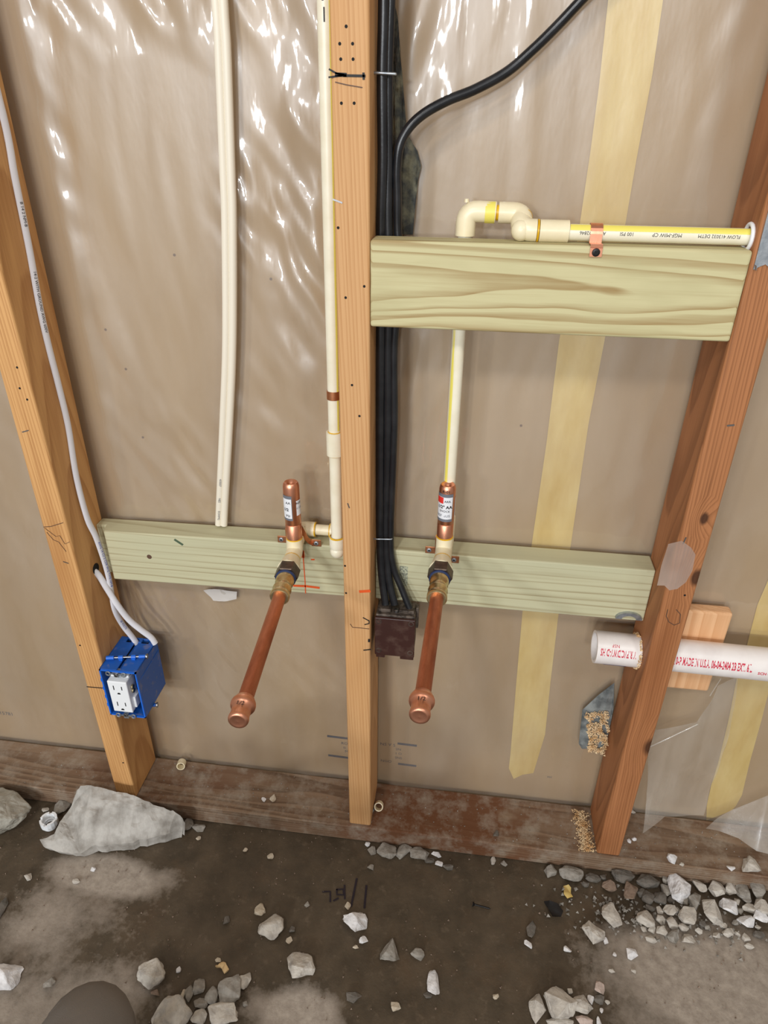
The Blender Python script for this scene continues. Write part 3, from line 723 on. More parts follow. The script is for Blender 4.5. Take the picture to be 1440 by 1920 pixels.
write_vert('C US', .004, (ax, ay, .6625), .0115, 66, 'label_grey', a); write_vert('NSF', .005, (ax, ay, .6700), .0115, 62, 'ink_black', a)
stub(L0, Vector((ax, ay, .589)), tD, (.024, .048, .068, .071, .112, .292, .3215), .0115)
# right line
R0 = thing('supply_line', (.139, -.047, .60), 'cream plastic supply line from over the upper block down to the right copper stub', 'pipe')
rx, ry = .1385, -.0465
ax2, ay2 = .137, -.060
zt1 = 1.0365
cyl(M(), (rx, ry+.002, 1.015), (rx, ry, .640), .0079).build('riser_pipe', 'cream_riser', R0)
M().arcpatch((rx, ry+.002, .94), (rx, ry, .66), .0079, -52, -22).build('yellow_stripe', 'yellow_stripe', R0)
M().tube(bend((rx, ry, 1.0125), (rx, ry, zt1+.001), (rx+.0315, ry, zt1), .0125), .0110, 22).lathe((rx-.0005, ry, zt1+.0095), (rx-.0005, ry, zt1+.02), [(0, .0028), (.0035, .0025)], 10).build('elbow', 'cream_plastic', R0)
cyl(M(), (rx+.029, ry, zt1), (rx+.037, ry, zt1), .0079).build('nipple', 'yellow_glue', R0)
sm_ = M().arcpatch((rx+.020, ry, zt1), (rx+.0305, ry, zt1), .0110, -70, 80); sm_.build('glue_smear', 'yellow_stripe', R0)
pz, py = 1.0215, -.0685
M().tube(bend((rx+.0345, ry, zt1), (rx+.060, ry, zt1), (rx+.060, py+.012, 1.029), .011), .0110, 22).build('elbow', 'cream_plastic', R0)
M().tube(bend((rx+.059, py+.017, 1.0315), (rx+.059, py, 1.0225), (rx+.075, py, 1.0225), .012), .0112, 22).ball((rx+.0592, py-.0008, 1.0222), .0110).build('elbow', 'cream_plastic', R0)
glue(R0, (rx+.0595, py+.0175, 1.032), (0, 1, .5), .0108); glue(R0, (rx+.0765, py, 1.0222), (1, 0, 0), .0107)
cyl(M(), (rx+.078, py, 1.0222), (rx+.108, py, 1.0222), .0112).build('coupling', 'cream_plastic', R0)
cyl(M(), (rx+.10, py, pz), (.80, py, pz), .0082).build('feed_pipe', 'cream_riser', R0)
M().arcpatch((rx+.109, py, pz), (.428, py, pz), .0082, 22, 74).build('yellow_stripe', 'yellow_stripe', R0)
for tx, xx, sz in (('ASTM D2846', .2705, .0048), ('100 PSI', .305, .0048), ('MGF-MIW CP', .345, .0050), ('FLOW 413032 DETM', .396, .0046)):
    write(tx, sz, (xx, py, pz), (-1, 0, .0), Vector((0, -.1, -1)), 'ink_black', R0, cyl=.0082)
M().tube(bend((rx, ry, .655), (rx, ry, .612), (ax2, ay2+.006, .610), .011), .0112, 18).build('elbow', 'cream_plastic', R0)
rD = Vector((0.1292, -0.3674, 0.6080)); rC = Vector((ax2, ay2, .609)); dd = (rD-rC).normalized()
M().tube(bend((ax2, ay2, .631), rC, rC+dd*.026, .013), .0115, 22).build('tee', 'cream_plastic', R0)
glue(R0, (ax2, ay2, .6315), (0, 0, 1), .0108); glue(R0, rC+dd*.0265, dd, .0112)
a = arrestor(R0, (ax2, ay2), .6315, .7110, .0109, None, None); cc = (ax2, ay2)
sticker(a, cc, .6600, .7010, .0109, -88, 46, 'label_grey'); sticker(a, cc, .6640, .6965, .01105, -88, 42); sticker(a, cc, .6870, .6962, .0112, -86, -22, 'label_red')
sticker(a, cc, .664, .694, .0109, 72, 118)
write_vert('ARR.', .0045, (ax2, ay2, .6905), .0114, 8, 'ink_black', a); write_vert('1/2" AA', .0062, (ax2, ay2, .6820), .0114, -12, 'ink_black', a, bold=True)
write_vert('SHOCK', .0042, (ax2, ay2, .6760), .0114, -10, 'ink_black', a); write_vert('NSF  cUS', .0050, (ax2, ay2, .6690), .0114, -22, 'label_grey', a); write_vert('R-01', .0055, (ax2, ay2, .7045), .0112, -6, 'ink_black', a)
stub(R0, rC, rD, (.026, .049, .069, .072, .1135, .280, .3085), .0115)

# copper straps with screws
def screw(par, p, d=(0, -1, 0), r=.0036, mat='galvanised'):
    p = Vector(p); d = Vector(d).normalized()
    M().lathe(p, p+d, [(0, r), (.0012, r*.9), (.0016, r*.5)], 14).build('screw', mat, par)
    u = d.orthogonal().normalized(); w_ = d.cross(u); q = p+d*.0015
    l_, t_ = r*.5, r*.14; pl_ = [(l_,t_),(t_,t_),(t_,l_),(-t_,l_),(-t_,t_),(-l_,t_),(-l_,-t_),(-t_,-t_),(-t_,-l_),(t_,-l_),(t_,-t_),(l_,-t_)]
    M().prism([q+u*a+w_*b for a, b in pl_], d*.0003).build('screw_slot', 'black_void', par)
def tee_strap(label, lt, rt, mid, z):
    s_ = thing('pipe_strap', (mid[0], -.038, z), label, 'pipe strap')
    lt, rt = Vector(lt), Vector(rt)
    M().box((lt.x-.0065, -.0396, lt.z-.0055), (lt.x+.010, -.0382, lt.z+.0055)).build('tab', 'strap_copper', s_, bevel=.0004)
    M().box((rt.x-.006, -.0396, rt.z-.0055), (rt.x+.008, -.0382, rt.z+.0055)).build('tab', 'strap_copper', s_, bevel=.0004)
    path = spline([(rt.x-.004, -.0392, rt.z), (rt.x-.010, -.0405, rt.z+.004), (rt.x-.0155, -.042, rt.z+.014), (rt.x-.022, -.040, rt.z+.024), (mid[0], -.035, mid[2]), (lt.x+.012, -.0385, lt.z+.022), (lt.x+.010, -.0392, lt.z)], 5)
    M().tube(path, .0055, 10, flat=.13, ref=(.35, -.2, 1)).build('band', 'strap_copper', s_)
    screw(s_, (lt.x-.001, -.0396, lt.z)); screw(s_, (rt.x+.001, -.0396, rt.z)); return s_
tee_strap('copper pipe strap screwed to the lower block behind the left tee', (-0.0978, -0.0390, 0.5926), (-0.0482, -0.0390, 0.5907), (ax, 0, .6135), .58)
tee_strap('copper pipe strap screwed to the lower block behind the right tee', (0.1168, -0.0390, 0.5939), (0.1507, -0.0390, 0.5808), (ax2, 0, .624), .58)
s_ = thing('pipe_strap', (.275, -.088, 1.0115), 'copper strap with a dark screw holding the horizontal pipe on the upper block', 'pipe strap')
sx = Vector((0.2743, -0.0750, 1.0258)).x
path = [(sx, py+.016, 1.0122), (sx, py+.0105, 1.0125)]+[(sx, py+.0092*math.cos(t), pz+.0092*math.sin(t)) for t in [math.pi*i/10 for i in range(11)]]+[(sx, py-.0095, 1.0125), (sx, -.0895, 1.0132), (sx, -.0918, 1.0100), (sx, -.0918, 1.0015)]
bd = M()
for p, q in zip(path, path[1:]):
    p, q = Vector(p), Vector(q); h = Vector((.0062, 0, 0)); n = (q-p).cross(h).normalized()*.0005
    bd.add([p-h-n, p+h-n, q+h-n, q-h-n, p-h+n, p+h+n, q+h+n, q-h+n], [(0,1,2,3), (7,6,5,4), (0,4,5,1), (3,2,6,7), (1,5,6,2), (0,3,7,4)])
bd.build('band', 'bright_copper', s_)
screw(s_, (sx, -.0924, 1.0058), r=.0042, mat='black_screw')
s_ = thing('pipe_strap', (-.012, -.05, .818), 'narrow copper strap round the cream riser beside the middle stud', 'pipe strap')
A = g(zt(.8275)); B = g(zt(.8165))
M().lathe(A, B, [(0, .0082), (0, .0088), ((B-A).length, .0088), ((B-A).length, .0082)], 24, caps=False).build('band', 'strap_copper', s_)
o = M().ring((.4268, py, pz), .0125, .0022, (1, 0, 0)).build('pipe_grommet', 'white_plastic', loc=(.4268, py, pz))
tag(o, 'white plastic ring round the horizontal pipe where it enters the reddish stud', 'grommet')
pl = thing('nail_plate', (.45, -.0905, .994), 'galvanised steel nail plate on the reddish stud at the right edge of the frame', 'metal plate')
pp = [(.4322, -.0893, .9935), (.4372, -.0893, .9965), (.4425, -.0893, .9990), (.4500, -.0893, .9940), (.4662, -.0893, .9960), (.4662, -.0893, 1.058), (.4318, -.0893, 1.056)]
M().prism(pp, (0, -.0012, 0)).build('plate', 'galvanised', pl)
M().prism([(.4322, -.0905, .9985), (.4332, -.0905, .9985), (.4332, -.0905, .9935)], (0, -.006, 0)).build('tooth', 'galvanised', pl)

# white drain pipe through the reddish stud
D0 = thing('drain_pipe', (.55, -.045, .42), 'white plastic drain pipe passing through the reddish stud, open at its left end', 'pipe')
PA, PB = Vector((.3655, -.045, .4515)), Vector((.95, -.045, .4415)); LL = (PB-PA).length; R_ = .0241
M().lathe(PA, PB, [(0, .0203), (0, R_), (LL, R_), (LL, .0203), (0, .0203)], 40, caps=False).build('pipe', 'white_pvc', D0)
dn = (PB-PA).normalized(); upv = Vector((0, -.72, .69))
def pvc_text(t, x, sz, ang, mat='ink_red', flip=False, bold=False, fit=0):
    f = Vector((0, -math.cos(math.radians(ang)), math.sin(math.radians(ang)))); U = f.cross(dn).normalized(); U = U if U.z > 0 else -U
    p = PA+dn*((x-PA.x)/dn.x)
    if flip: write(t, sz, p, -dn, -U, mat, D0, cyl=R_, bold=bold, fit=fit)
    else: write(t, sz, p, dn, U, mat, D0, cyl=R_, bold=bold, fit=fit)
pvc_text('CS-110-P MADE IN U.S.A. 06-04-2404 2B EXT. 6/L', .520, .0165, 18, fit=.118, bold=True)
pvc_text('SCH 40 PVC-DWV', .6125, .0060, 4, bold=True, fit=.050)
pvc_text('V R PVC/DWV-D HS', .3950, .0150, 24, flip=True, fit=.050, bold=True); pvc_text('NSF', .391, .0065, 48, flip=True)
M().arcpatch(PA+dn*.013, PA+dn*.046, R_, -46, -40).build('blue_print', 'ink_blue', D0)
# ragged sawdust round the bored hole
def sd_hole():
    a = random.uniform(0, 6.3); return Vector((.4275-random.uniform(0, .004), -.045+math.cos(a)*.0255, .4505+math.sin(a)*.0255)), 1
o = chips(120, sd_hole, .002, 'bore_sawdust', 'sawdust', right_stud, flatz=1); o['kind'] = 'stuff'
# grey half-round strap under the lower block
hr = M(); c = Vector((0.4059, -0.0430, 0.5042)); n = 14
for i in range(n):
    a0, a1 = math.pi*i/n, math.pi*(i+1)/n; P = []
    for a, rr in ((a0, .0185), (a1, .0185), (a1, .0100), (a0, .0100)): P.append(c+Vector((math.cos(a)*rr, 0, math.sin(a)*rr*.62)))
    hr.prism(P, (0, .014, 0))
tag(hr.build('pipe_clamp', 'galvanised', loc=c), 'grey half round metal clamp under the lower block beside the reddish stud', 'clamp')

# ---------------------------------------------------------------- cables
W0 = thing('white_cable', (-.39, -.04, .45), 'long white flat cable stapled down the left stud into the blue box', 'cable')
wp = [(-.3925, -.030, 1.55), (-.3925, -.0302, 1.30)]+[(-0.3925, -0.0213, 1.1247), (-0.3925, -0.0261, 1.0595), (-0.3925, -0.0305, 0.9807), (-0.3925, -0.0364, 0.9178), (-0.3925, -0.0377, 0.8685), (-0.3925, -0.0360, 0.8080), (-0.3925, -0.0361, 0.7486), (-0.3915, -0.0462, 0.6767), (-0.3890, -0.0478, 0.6101), (-0.3860, -0.0416, 0.5724), (-0.3830, -0.0390, 0.5226), (-0.3815, -0.0403, 0.4832), (-0.3815, -0.0444, 0.4412), (-0.3807, -0.0340, 0.4006), (-0.3712, -0.0300, 0.3726)]
wp.append((wp[-1][0]+.006, wp[-1][1]+.001, wp[-1][2]-.016))
wpath = spline(wp, 6)
M().tube(wpath, .0049, 14, flat=.56, ref=(1, -.3, 0)).build('jacket', 'white_jacket', W0)
Lw = [0]
for a_, b_ in zip(wpath, wpath[1:]): Lw.append(Lw[-1]+(b_-a_).length)
tz = lambda z: next(l for l, p in zip(Lw, wpath) if p.z < z)
for t_, z_, mt in (('14-2 WITH GROUND AWG 600V', .92, 'ink_black'), ('B 14 2 NM-B', 1.03, 'ink_black'), ('AWG 14 CU 2 CDR W/G TYPE NM-B', .525, 'ink_blue'), ('60 VOLTS', .405, 'ink_blue')):
    write_path(t_, .0052, wpath, tz(z_), (1, -.55, .1), .0031, mt, W0, flip=False)
W1 = thing('white_cable', (-.38, -.04, .42), 'short white cable curving from a hole in the left stud to the blue box', 'cable')
wp = [(-.404, -.058, .521), (-0.3945, -0.0484, 0.5109), (-0.3840, -0.0469, 0.4805), (-0.3742, -0.0470, 0.4535), (-0.3633, -0.0420, 0.4199), (-0.3491, -0.0370, 0.3955), (-0.3363, -0.0320, 0.3760)]
wp.append((wp[-1][0]+.005, wp[-1][1]+.001, wp[-1][2]-.014))
M().tube(spline(wp, 8), .0048, 14, flat=.62, ref=(.6, -.6, .5)).build('jacket', 'white_jacket', W1)
p = Vector((-0.3950, -0.0465, 0.5175)); M().lathe(p+Vector((-.0005,0,0)), p+Vector((.001,0,0)), [(0,.0085),(.0008,.0085)], 18).build('drilled_hole', 'black_void', left_stud)
def staple(name, a, b, up, depth, mat, label, cat='staple', r=.0012):
    a, b, up = Vector(a), Vector(b), Vector(up)*depth
    o = M().tube([a, a+up*.8, a+up+(b-a)*.12, b+up-(b-a)*.12, b+up*.8, b], r, 8, ref=(b-a).normalized().orthogonal()).build(name, mat, loc=a); return tag(o, label, cat)
c = Vector((-0.3950, -0.0417, 0.8928)); staple('cable_staple', c+Vector((0, -.0085, -.001)), c+Vector((0, .0085, .002)), (1, 0, 0), .0062, 'black_screw', 'dark staple holding the white cable to the left stud')
# pair of cream tubes
tp = {}
pair_l = [(-.1290, -.006, 1.6), (-.1310, -.006, 1.40), (-0.1345, -0.0070, 1.2289), (-0.1363, -0.0070, 1.1827), (-0.1437, -0.0070, 1.0698), (-0.1477, -0.0070, 1.0125), (-0.1625, -0.0070, 0.8703), (-0.1804, -0.0065, 0.7496), (-0.2056, -0.0050, 0.5868), (-.209, -.0035, .545)]
pair_r = [(-.1178, -.006, 1.6), (-.1195, -.006, 1.40), (-0.1267, -0.0070, 1.2288), (-0.1280, -0.0070, 1.1827), (-0.1351, -0.0070, 1.0699), (-0.1391, -0.0070, 1.0127), (-0.1538, -0.0070, 0.8707), (-0.1711, -0.0065, 0.7502), (-0.1972, -0.0050, 0.5875), (-.200, -.0035, .545)]
for pts_, lab in ((pair_l, 'left one of two cream tubes hanging down the wall above the lower block'), (pair_r, 'right one of two cream tubes hanging down the wall above the lower block')):
    T = thing('cream_tube', pts_[-1], lab, 'tube'); sp_ = spline(pts_, 6)
    for q in sp_: q.y = min(q.y, -.0035) if q.z > .6 else -.0008
    lo_ = next(q for q in sp_ if q.z <= .5885); sp_ = [q for q in sp_ if q.z > .5885]
    sp_.append(sp_[-1].lerp(lo_, (sp_[-1].z-.5883)/(sp_[-1].z-lo_.z))); sp_[-1].y = sp_[-2].y
    M().tube(sp_, .0052, 14).build('tube', 'cream_tube', T)
    if pts_ is pair_l:
        Lp = [0]
        for a_, b_ in zip(sp_, sp_[1:]): Lp.append(Lp[-1]+(b_-a_).length)
        for t_, z_ in (('4/0007', .668), ('NES', .640), ('EOHMG', .618)):
            write_path(t_, .0045, sp_, next(l for l, p in zip(Lp, sp_) if p.z < z_), (.25, -1, 0), .0054, 'ink_grey', T)
# black cables beside the middle stud
def bcable(pts_, label, w_=.0055, flat=.62, ref=(0, 1, 0)):
    T = thing('black_cable', pts_[-1], label, 'cable')
    M().tube(spline(pts_, 6), w_, 12, flat=flat, ref=ref).build('jacket', 'black_jacket', T); return T
bcable([(.0465, -.050, 1.6), (.0465, -.050, 1.35), (0.0466, -0.0500, 1.2223), (0.0455, -0.0500, 1.1617), (0.0465, -0.0490, 1.0853), (0.0449, -0.0470, 1.0220), (.0455, -.0465, .965), (0.0453, -0.0480, 0.8911), (0.0453, -0.0480, 0.7808), (0.0463, -0.0490, 0.6213), (0.0502, -0.0520, 0.5514), (0.0571, -0.0600, 0.5064)],
       'black cable lying closest to the middle stud, entering the old junction box')
bcable([(.0565, -.0445, 1.6), (.0565, -.0445, 1.35), (0.0521, -0.0445, 1.2230), (0.0507, -0.0445, 1.1620), (0.0516, -0.0445, 1.0852), (0.0523, -0.0445, 1.0219), (.0555, -.0450, .965), (0.0541, -0.0460, 0.8909), (0.0553, -0.0460, 0.7806), (0.0542, -0.0460, 0.6201), (0.0595, -0.0520, 0.5523), (0.0705, -0.0600, 0.5078)],
       'black cable in the middle of the bundle, entering the old junction box')
bcable([(.36, -.016, 1.38), (.30, -.016, 1.290), (0.2360, -0.0160, 1.2252), (0.2158, -0.0160, 1.2049), (0.1945, -0.0180, 1.1854), (0.1698, -0.0210, 1.1658), (0.1386, -0.0260, 1.1502), (0.1120, -0.0310, 1.1405), (0.0880, -0.0360, 1.1283), (0.0721, -0.0400, 1.1142), (0.0637, -0.0420, 1.0978), (0.0612, -0.0420, 1.0750), (0.0622, -0.0410, 1.0488), (0.0634, -0.0400, 1.0105), (.0700, -.0430, .97), (0.0616, -0.0440, 0.8907), (0.0634, -0.0445, 0.7805), (0.0608, -0.0450, 0.6201), (0.0658, -0.0480, 0.5687), (0.0786, -0.0540, 0.5368), (0.0926, -0.0620, 0.5059)],
       'black cable swinging up to the right in an arc from the bundle', .0050, 1.0)
c = Vector((0.0453, -0.0530, 1.1629)); staple('cable_staple', (.0388, -.057, c.z), (.0600, -.057, c.z-.001), (0, -1, 0), .002, 'galvanised', 'pale staple across the black cables near the top of the middle stud', r=.0014)
c = Vector((0.0494, -0.0550, 0.6165)); staple('cable_staple', (.0388, -.0555, c.z), (.0640, -.0545, c.z+.001), (0, -1, 0), .0018, 'galvanised', 'pale wire staple across the black cables above the old junction box', r=.0010)

# ---------------------------------------------------------------- blue outlet box
B0 = thing('outlet_box', (-.3645, -.06, .2626), 'bright blue plastic outlet box with a white receptacle on the left stud', 'outlet box')
x0, x1, y0, y1, z0, z1 = -.3948, -.3335, -.1015, -.020, .2626, .3612; t_ = .0022
b = M().box((x0, y0+.003, z0), (x0+t_, y1, z1)).box((x1-t_, y0+.003, z0), (x1, y1, z1)).box((x0, y1-t_, z0), (x1, y1, z1))
b.box((x0, y0+.003, z0), (x1, y1, z0+t_)); xm = (x0+x1)/2
b.box((x0, y0+.003, z1-t_), (xm-.003, y1-.012, z1)).box((xm+.003, y0+.003, z1-t_), (x1, y1-.012, z1)).box((xm-.003, y0+.003, z1-.006), (xm+.003, y1, z1-.005))
b.box((x0, y1-.012, z1-t_), (x0+.012, y1, z1)).box((xm-.009, y1-.012, z1-t_), (xm-.003, y1, z1+.001)).box((xm+.003, y1-.012, z1-t_), (xm+.008, y1, z1+.001)).box((x1-.010, y1-.012, z1-t_), (x1, y1, z1))
b.box((x1-.0005, y0+.010, z1-.022), (x1+.0007, y1, z1-.021))
b.build('shell', 'blue_plastic', B0, bevel=.0005, bseg=1)
rm = M().box((x0, y0, z0), (x0+t_, y0+.003, z1)).box((x1-t_, y0, z0), (x1, y0+.003, z1)).box((x0, y0, z0), (x1, y0+.003, z0+t_)).box((x0, y0, z1-t_), (x1, y0+.003, z1))
for zz in (.282, .300, .318, .336): rm.box((x0-.0012, y0-.0002, zz), (x0+.001, y0+.004, zz+.006))
rm.build('rim', 'blue_rim', B0)
for zq, nm in ((z1+.0045, 1), (z0-.0045, -1)):
    A = Vector((x0+.006, -.078, zq)); Bq = Vector((x1+.003, -.066, zq))
    for q0, q1, rr in ((-.06, .14, .0036), (.26, .38, .0036), (.60, .72, .0036), (.80, .97, .0030)):
        sl = cyl(M(), A.lerp(Bq, q0), A.lerp(Bq, q1), rr, 12)
        if rr > .0035 and q0 > 0: e = A.lerp(Bq, (q0+q1)/2); sl.box((e.x-.003, e.y-.003, min(e.z, e.z-nm*.0045)), (e.x+.003, e.y+.003, max(e.z, e.z-nm*.0045)))
        sl.build('nail_sleeve', 'blue_rim', B0)
    nl = M(); cyl(nl, A, Bq, .0017, 10); nl.lathe(Bq, Bq+(Bq-A), [(0, .0044), (.0018, .0044)], 14); nl.build('nail', 'steel', B0)
fx0, fx1, fz0, fz1 = -.3820, -.3490, .2780, .3455
fx0, fz1 = (-0.3827, -0.1070, 0.3437)[0], (-0.3827, -0.1070, 0.3437)[2]; fx1, fz0 = (-0.3501, -0.1070, 0.2780)[0], (-0.3501, -0.1070, 0.2780)[2]
rc = M().box((fx0, -.107, fz0), (fx1, -.080, fz1)).build('receptacle', 'white_plastic', B0, bevel=.0016, bseg=3)
M().box((fx1-.001, -.098, fz0+.004), (fx1+.004, -.078, fz0+.026)).build('body_lug', 'white_plastic', rc, bevel=.001)
for q_ in (fx0+.001, fx1-.008): M().box((q_, -.095, fz1-.001), (q_+.007, -.088, fz1+.003)).build('body_lug', 'white_plastic', rc, bevel=.001)
cxm = (fx0+fx1)/2; hz_ = fz1-fz0
for zz in (fz0+hz_*.80, fz0+hz_*.27):
    M().box((cxm-.0075, -.1073, zz-.0045), (cxm-.0060, -.1068, zz+.0045)).build('slot', 'black_void', rc); M().box((cxm+.0060, -.1073, zz-.0038), (cxm+.0075, -.1068, zz+.0038)).build('slot', 'black_void', rc)
    M().prism([(cxm+math.cos(a)*.0027, -.1073, zz-.0125+max(-.3, math.sin(a))*.0027) for a in [2*math.pi*i/12 for i in range(12)]], (0, .0005, 0)).build('ground_hole', 'black_void', rc)
for zz, sg in ((fz1, 1), (fz0, -1)):
    yk = M(); zc = zz+sg*.0125
    yk.box((cxm-.009, -.0945, min(zz-sg*.002, zz+sg*.016)), (cxm+.009, -.093, max(zz-sg*.002, zz+sg*.016)))
    yk.box((cxm-.012, -.1030, zc-.0012), (cxm+.012, -.1015, zc+.0012)).box((cxm-.004, -.103, zc-.006), (cxm+.004, -.0935, zc+.003))
    for dx in (-.0130, .0130): yk.ring((cxm+dx, -.1030, zc), .0036, .0012, (0, -1, 0), 16, 6)
    yk.build('yoke', 'galvanised', B0)
for zz in (fz1+.0105, fz0-.0105): screw(B0, (cxm, -.1032, zz), r=.0036, mat='steel')
for zz in (fz0+hz_*.58, fz0+hz_*.70): M().lathe((fx1+.0005, -.094, zz), (fx1+.003, -.094, zz), [(0, .004), (.0025, .004)], 14).build('terminal_screw', 'brass', B0)
M().box((x0+t_, y1-.012, z0+t_), (x1-t_, y1-t_, z1-.007)).build('box_interior', 'black_void', B0)

# ---------------------------------------------------------------- old brown junction box
J0 = thing('junction_box', (.074, -.06, .427), 'old dark brown metal junction box hanging right of the middle stud', 'junction box')
jx0, jx1, jz0, jz1 = .0440, .1030, .4285, .5010
M().box((jx0+.001, -.076, jz0+.004), (jx1-.001, -.0405, jz1)).build('case', 'dirty_metal', J0, bevel=.0015)
M().box((jx0, -.081, jz0), (jx1, -.076, jz1-.003)).build('cover', 'bakelite', J0, bevel=.0012)
for dx in (.006, .053):
    for dz in (.009, .063): M().ring((jx0+dx, -.0811, jz0+dz), .0036, .0006, (0, -1, 0), 16, 6).build('knockout_ring', 'dirty_metal', J0)
for a_, b_ in ((jx0+.002, jx0+.015), (jx1-.021, jx1-.001)): M().box((a_, -.0795, jz0-.006), (b_, -.072, jz0+.001)).build('ear', 'bakelite', J0, bevel=.0008)
for a_, b_ in ((jx0+.004, jx0+.022), (jx0+.034, jx1-.003)): M().box((a_, -.0705, jz1), (b_, -.051, jz1+.0055)).build('cable_clamp', 'dirty_metal', J0, bevel=.0008)
M().lathe((jx0+.030, -.066, jz1), (jx0+.030, -.066, jz1+.01), [(0, .0042), (.003, .0042), (.004, .0025)], 12).build('clamp_screw', 'steel', J0)
M().box((jx1-.001, -.060, jz0+.040), (jx1+.003, -.050, jz1+.004)).build('bracket', 'dirty_metal', J0, bevel=.0006)

# ---------------------------------------------------------------- loose film, clear tape
o = sheet([(0.4878, -0.0200, 0.2708), (0.5219, -0.0180, 0.2809), (0.5567, -0.0140, 0.2877), (0.5708, -0.0060, 0.3646), (0.5997, -0.0030, 0.3821), (0.6170, -0.0040, 0.2334), (0.6147, -0.0060, 0.1443), (0.6207, -0.0060, 0.0615), (0.5834, -0.0120, 0.0598), (0.5484, -0.0220, 0.0697), (0.5133, -0.0400, 0.0414), (0.5065, -0.0340, 0.1201), (0.4884, -0.0260, 0.2357)],
          'film_flap', 'loose_film', .006, 16, 3, loc=(0.5393, -0.0200, 0.1754), seed=2)
tag(o, 'loose torn flap of clear plastic hanging right of the reddish stud', 'plastic sheet')
k = M().tube([(0.4878, -0.0290, 0.2402), (0.5199, -0.0270, 0.2686), (0.5551, -0.0180, 0.2905)], .0011, 8); k.build('fold', 'loose_film', o)
k = M().tube([(0.5632, -0.0100, 0.3450), (0.5719, -0.0080, 0.3810)], .0009, 8); k.build('fold', 'loose_film', o)
o = sheet([(0.6173, -0.0300, 0.0603), (0.6382, -0.0160, 0.0709), (0.6605, -0.0080, 0.0871), (0.7085, -0.0060, 0.1333), (0.7574, -0.0060, 0.1418), (0.7601, -0.0731, 0.0470), (0.7175, -0.0520, 0.0430), (0.6996, -0.0485, 0.0430), (0.6762, -0.0301, 0.0440), (0.6476, -0.0215, 0.0440)],
          'film_flap', 'loose_film', .005, 18, 3, loc=(0.6839, -0.0200, 0.0777), seed=9)
tag(o, 'crumpled end of clear plastic lying on the sole plate at the far right', 'plastic sheet')
o = sheet([(0.4173, -0.0900, 0.6628), (0.4321, -0.0900, 0.6689), (0.4456, -0.0900, 0.6599), (0.4530, -0.0900, 0.6502), (0.4545, -0.0900, 0.6259), (0.4507, -0.0900, 0.6072), (0.4424, -0.0900, 0.5962), (0.4331, -0.0900, 0.5927), (0.4256, -0.0900, 0.5996), (0.4164, -0.0900, 0.5987), (0.4154, -0.0900, 0.6304)],
          'clear_tape_piece', 'clear_tape', .0006, 60, 3, loc=(0.4332, -0.0900, 0.6239), seed=4)
tag(o, 'torn piece of cloudy clear tape stuck on the reddish stud', 'tape')

# ---------------------------------------------------------------- stones
def rock_mesh(w_, d, h, seed, n=15, rough=.05):
    """angular fragment: hull of points on a squashed ball, subdivided and chipped, fitted to w x d x h, base at z=0"""
    rnd = random.Random(seed); bm = bmesh.new()
    for _ in range(n):
        v = Vector((rnd.gauss(0, 1), rnd.gauss(0, 1), rnd.gauss(0, 1))).normalized()
        k = max(abs(v.x), abs(v.y), abs(v.z)); v = v*(.55+.45/k*.8)*rnd.uniform(.86, 1.06)
        bm.verts.new(v)
    r = bmesh.ops.convex_hull(bm, input=bm.verts)
    bmesh.ops.delete(bm, geom=list({g_ for g_ in r['geom_interior']+r['geom_unused'] if isinstance(g_, bmesh.types.BMVert)}), context='VERTS')
    es = list(bm.edges); bmesh.ops.bevel(bm, geom=es, offset=.07, segments=1, affect='EDGES', clamp_overlap=True)
    bmesh.ops.triangulate(bm, faces=bm.faces)
    for _ in range(2 if w_ > .03 else (1 if w_ > .018 else 0)):
        bmesh.ops.subdivide_edges(bm, edges=bm.edges, cuts=1, use_grid_fill=True); bmesh.ops.triangulate(bm, faces=bm.faces)
    bm.normal_update()
    if w_ > .018: bmesh.ops.smooth_vert(bm, verts=bm.verts, factor=.4, use_axis_x=True, use_axis_y=True, use_axis_z=True)
    for v in bm.verts: v.co += v.normal*(rough*noise.noise(v.co*2.6+Vector((seed*1.7, 0, 0)))*1.6+.035*noise.noise(v.co*8+Vector((seed, 3, 0))))
    A = Matrix.Rotation(rnd.uniform(0, 6.3), 3, 'Z')
    for v in bm.verts: v.co = A @ v.co
    lo = [min(v.co[i] for v in bm.verts) for i in range(3)]; hi = [max(v.co[i] for v in bm.verts) for i in range(3)]
    for v in bm.verts:
        for i, L in enumerate((w_, d, h)): v.co[i] = ((v.co[i]-lo[i])/(hi[i]-lo[i])-(.5 if i < 2 else 0))*L
    me = bpy.data.meshes.new('stone'); bmesh.ops.recalc_face_normals(bm, faces=bm.faces); bm.to_mesh(me); bm.free()
    for p in me.polygons: p.use_smooth = False
    return me
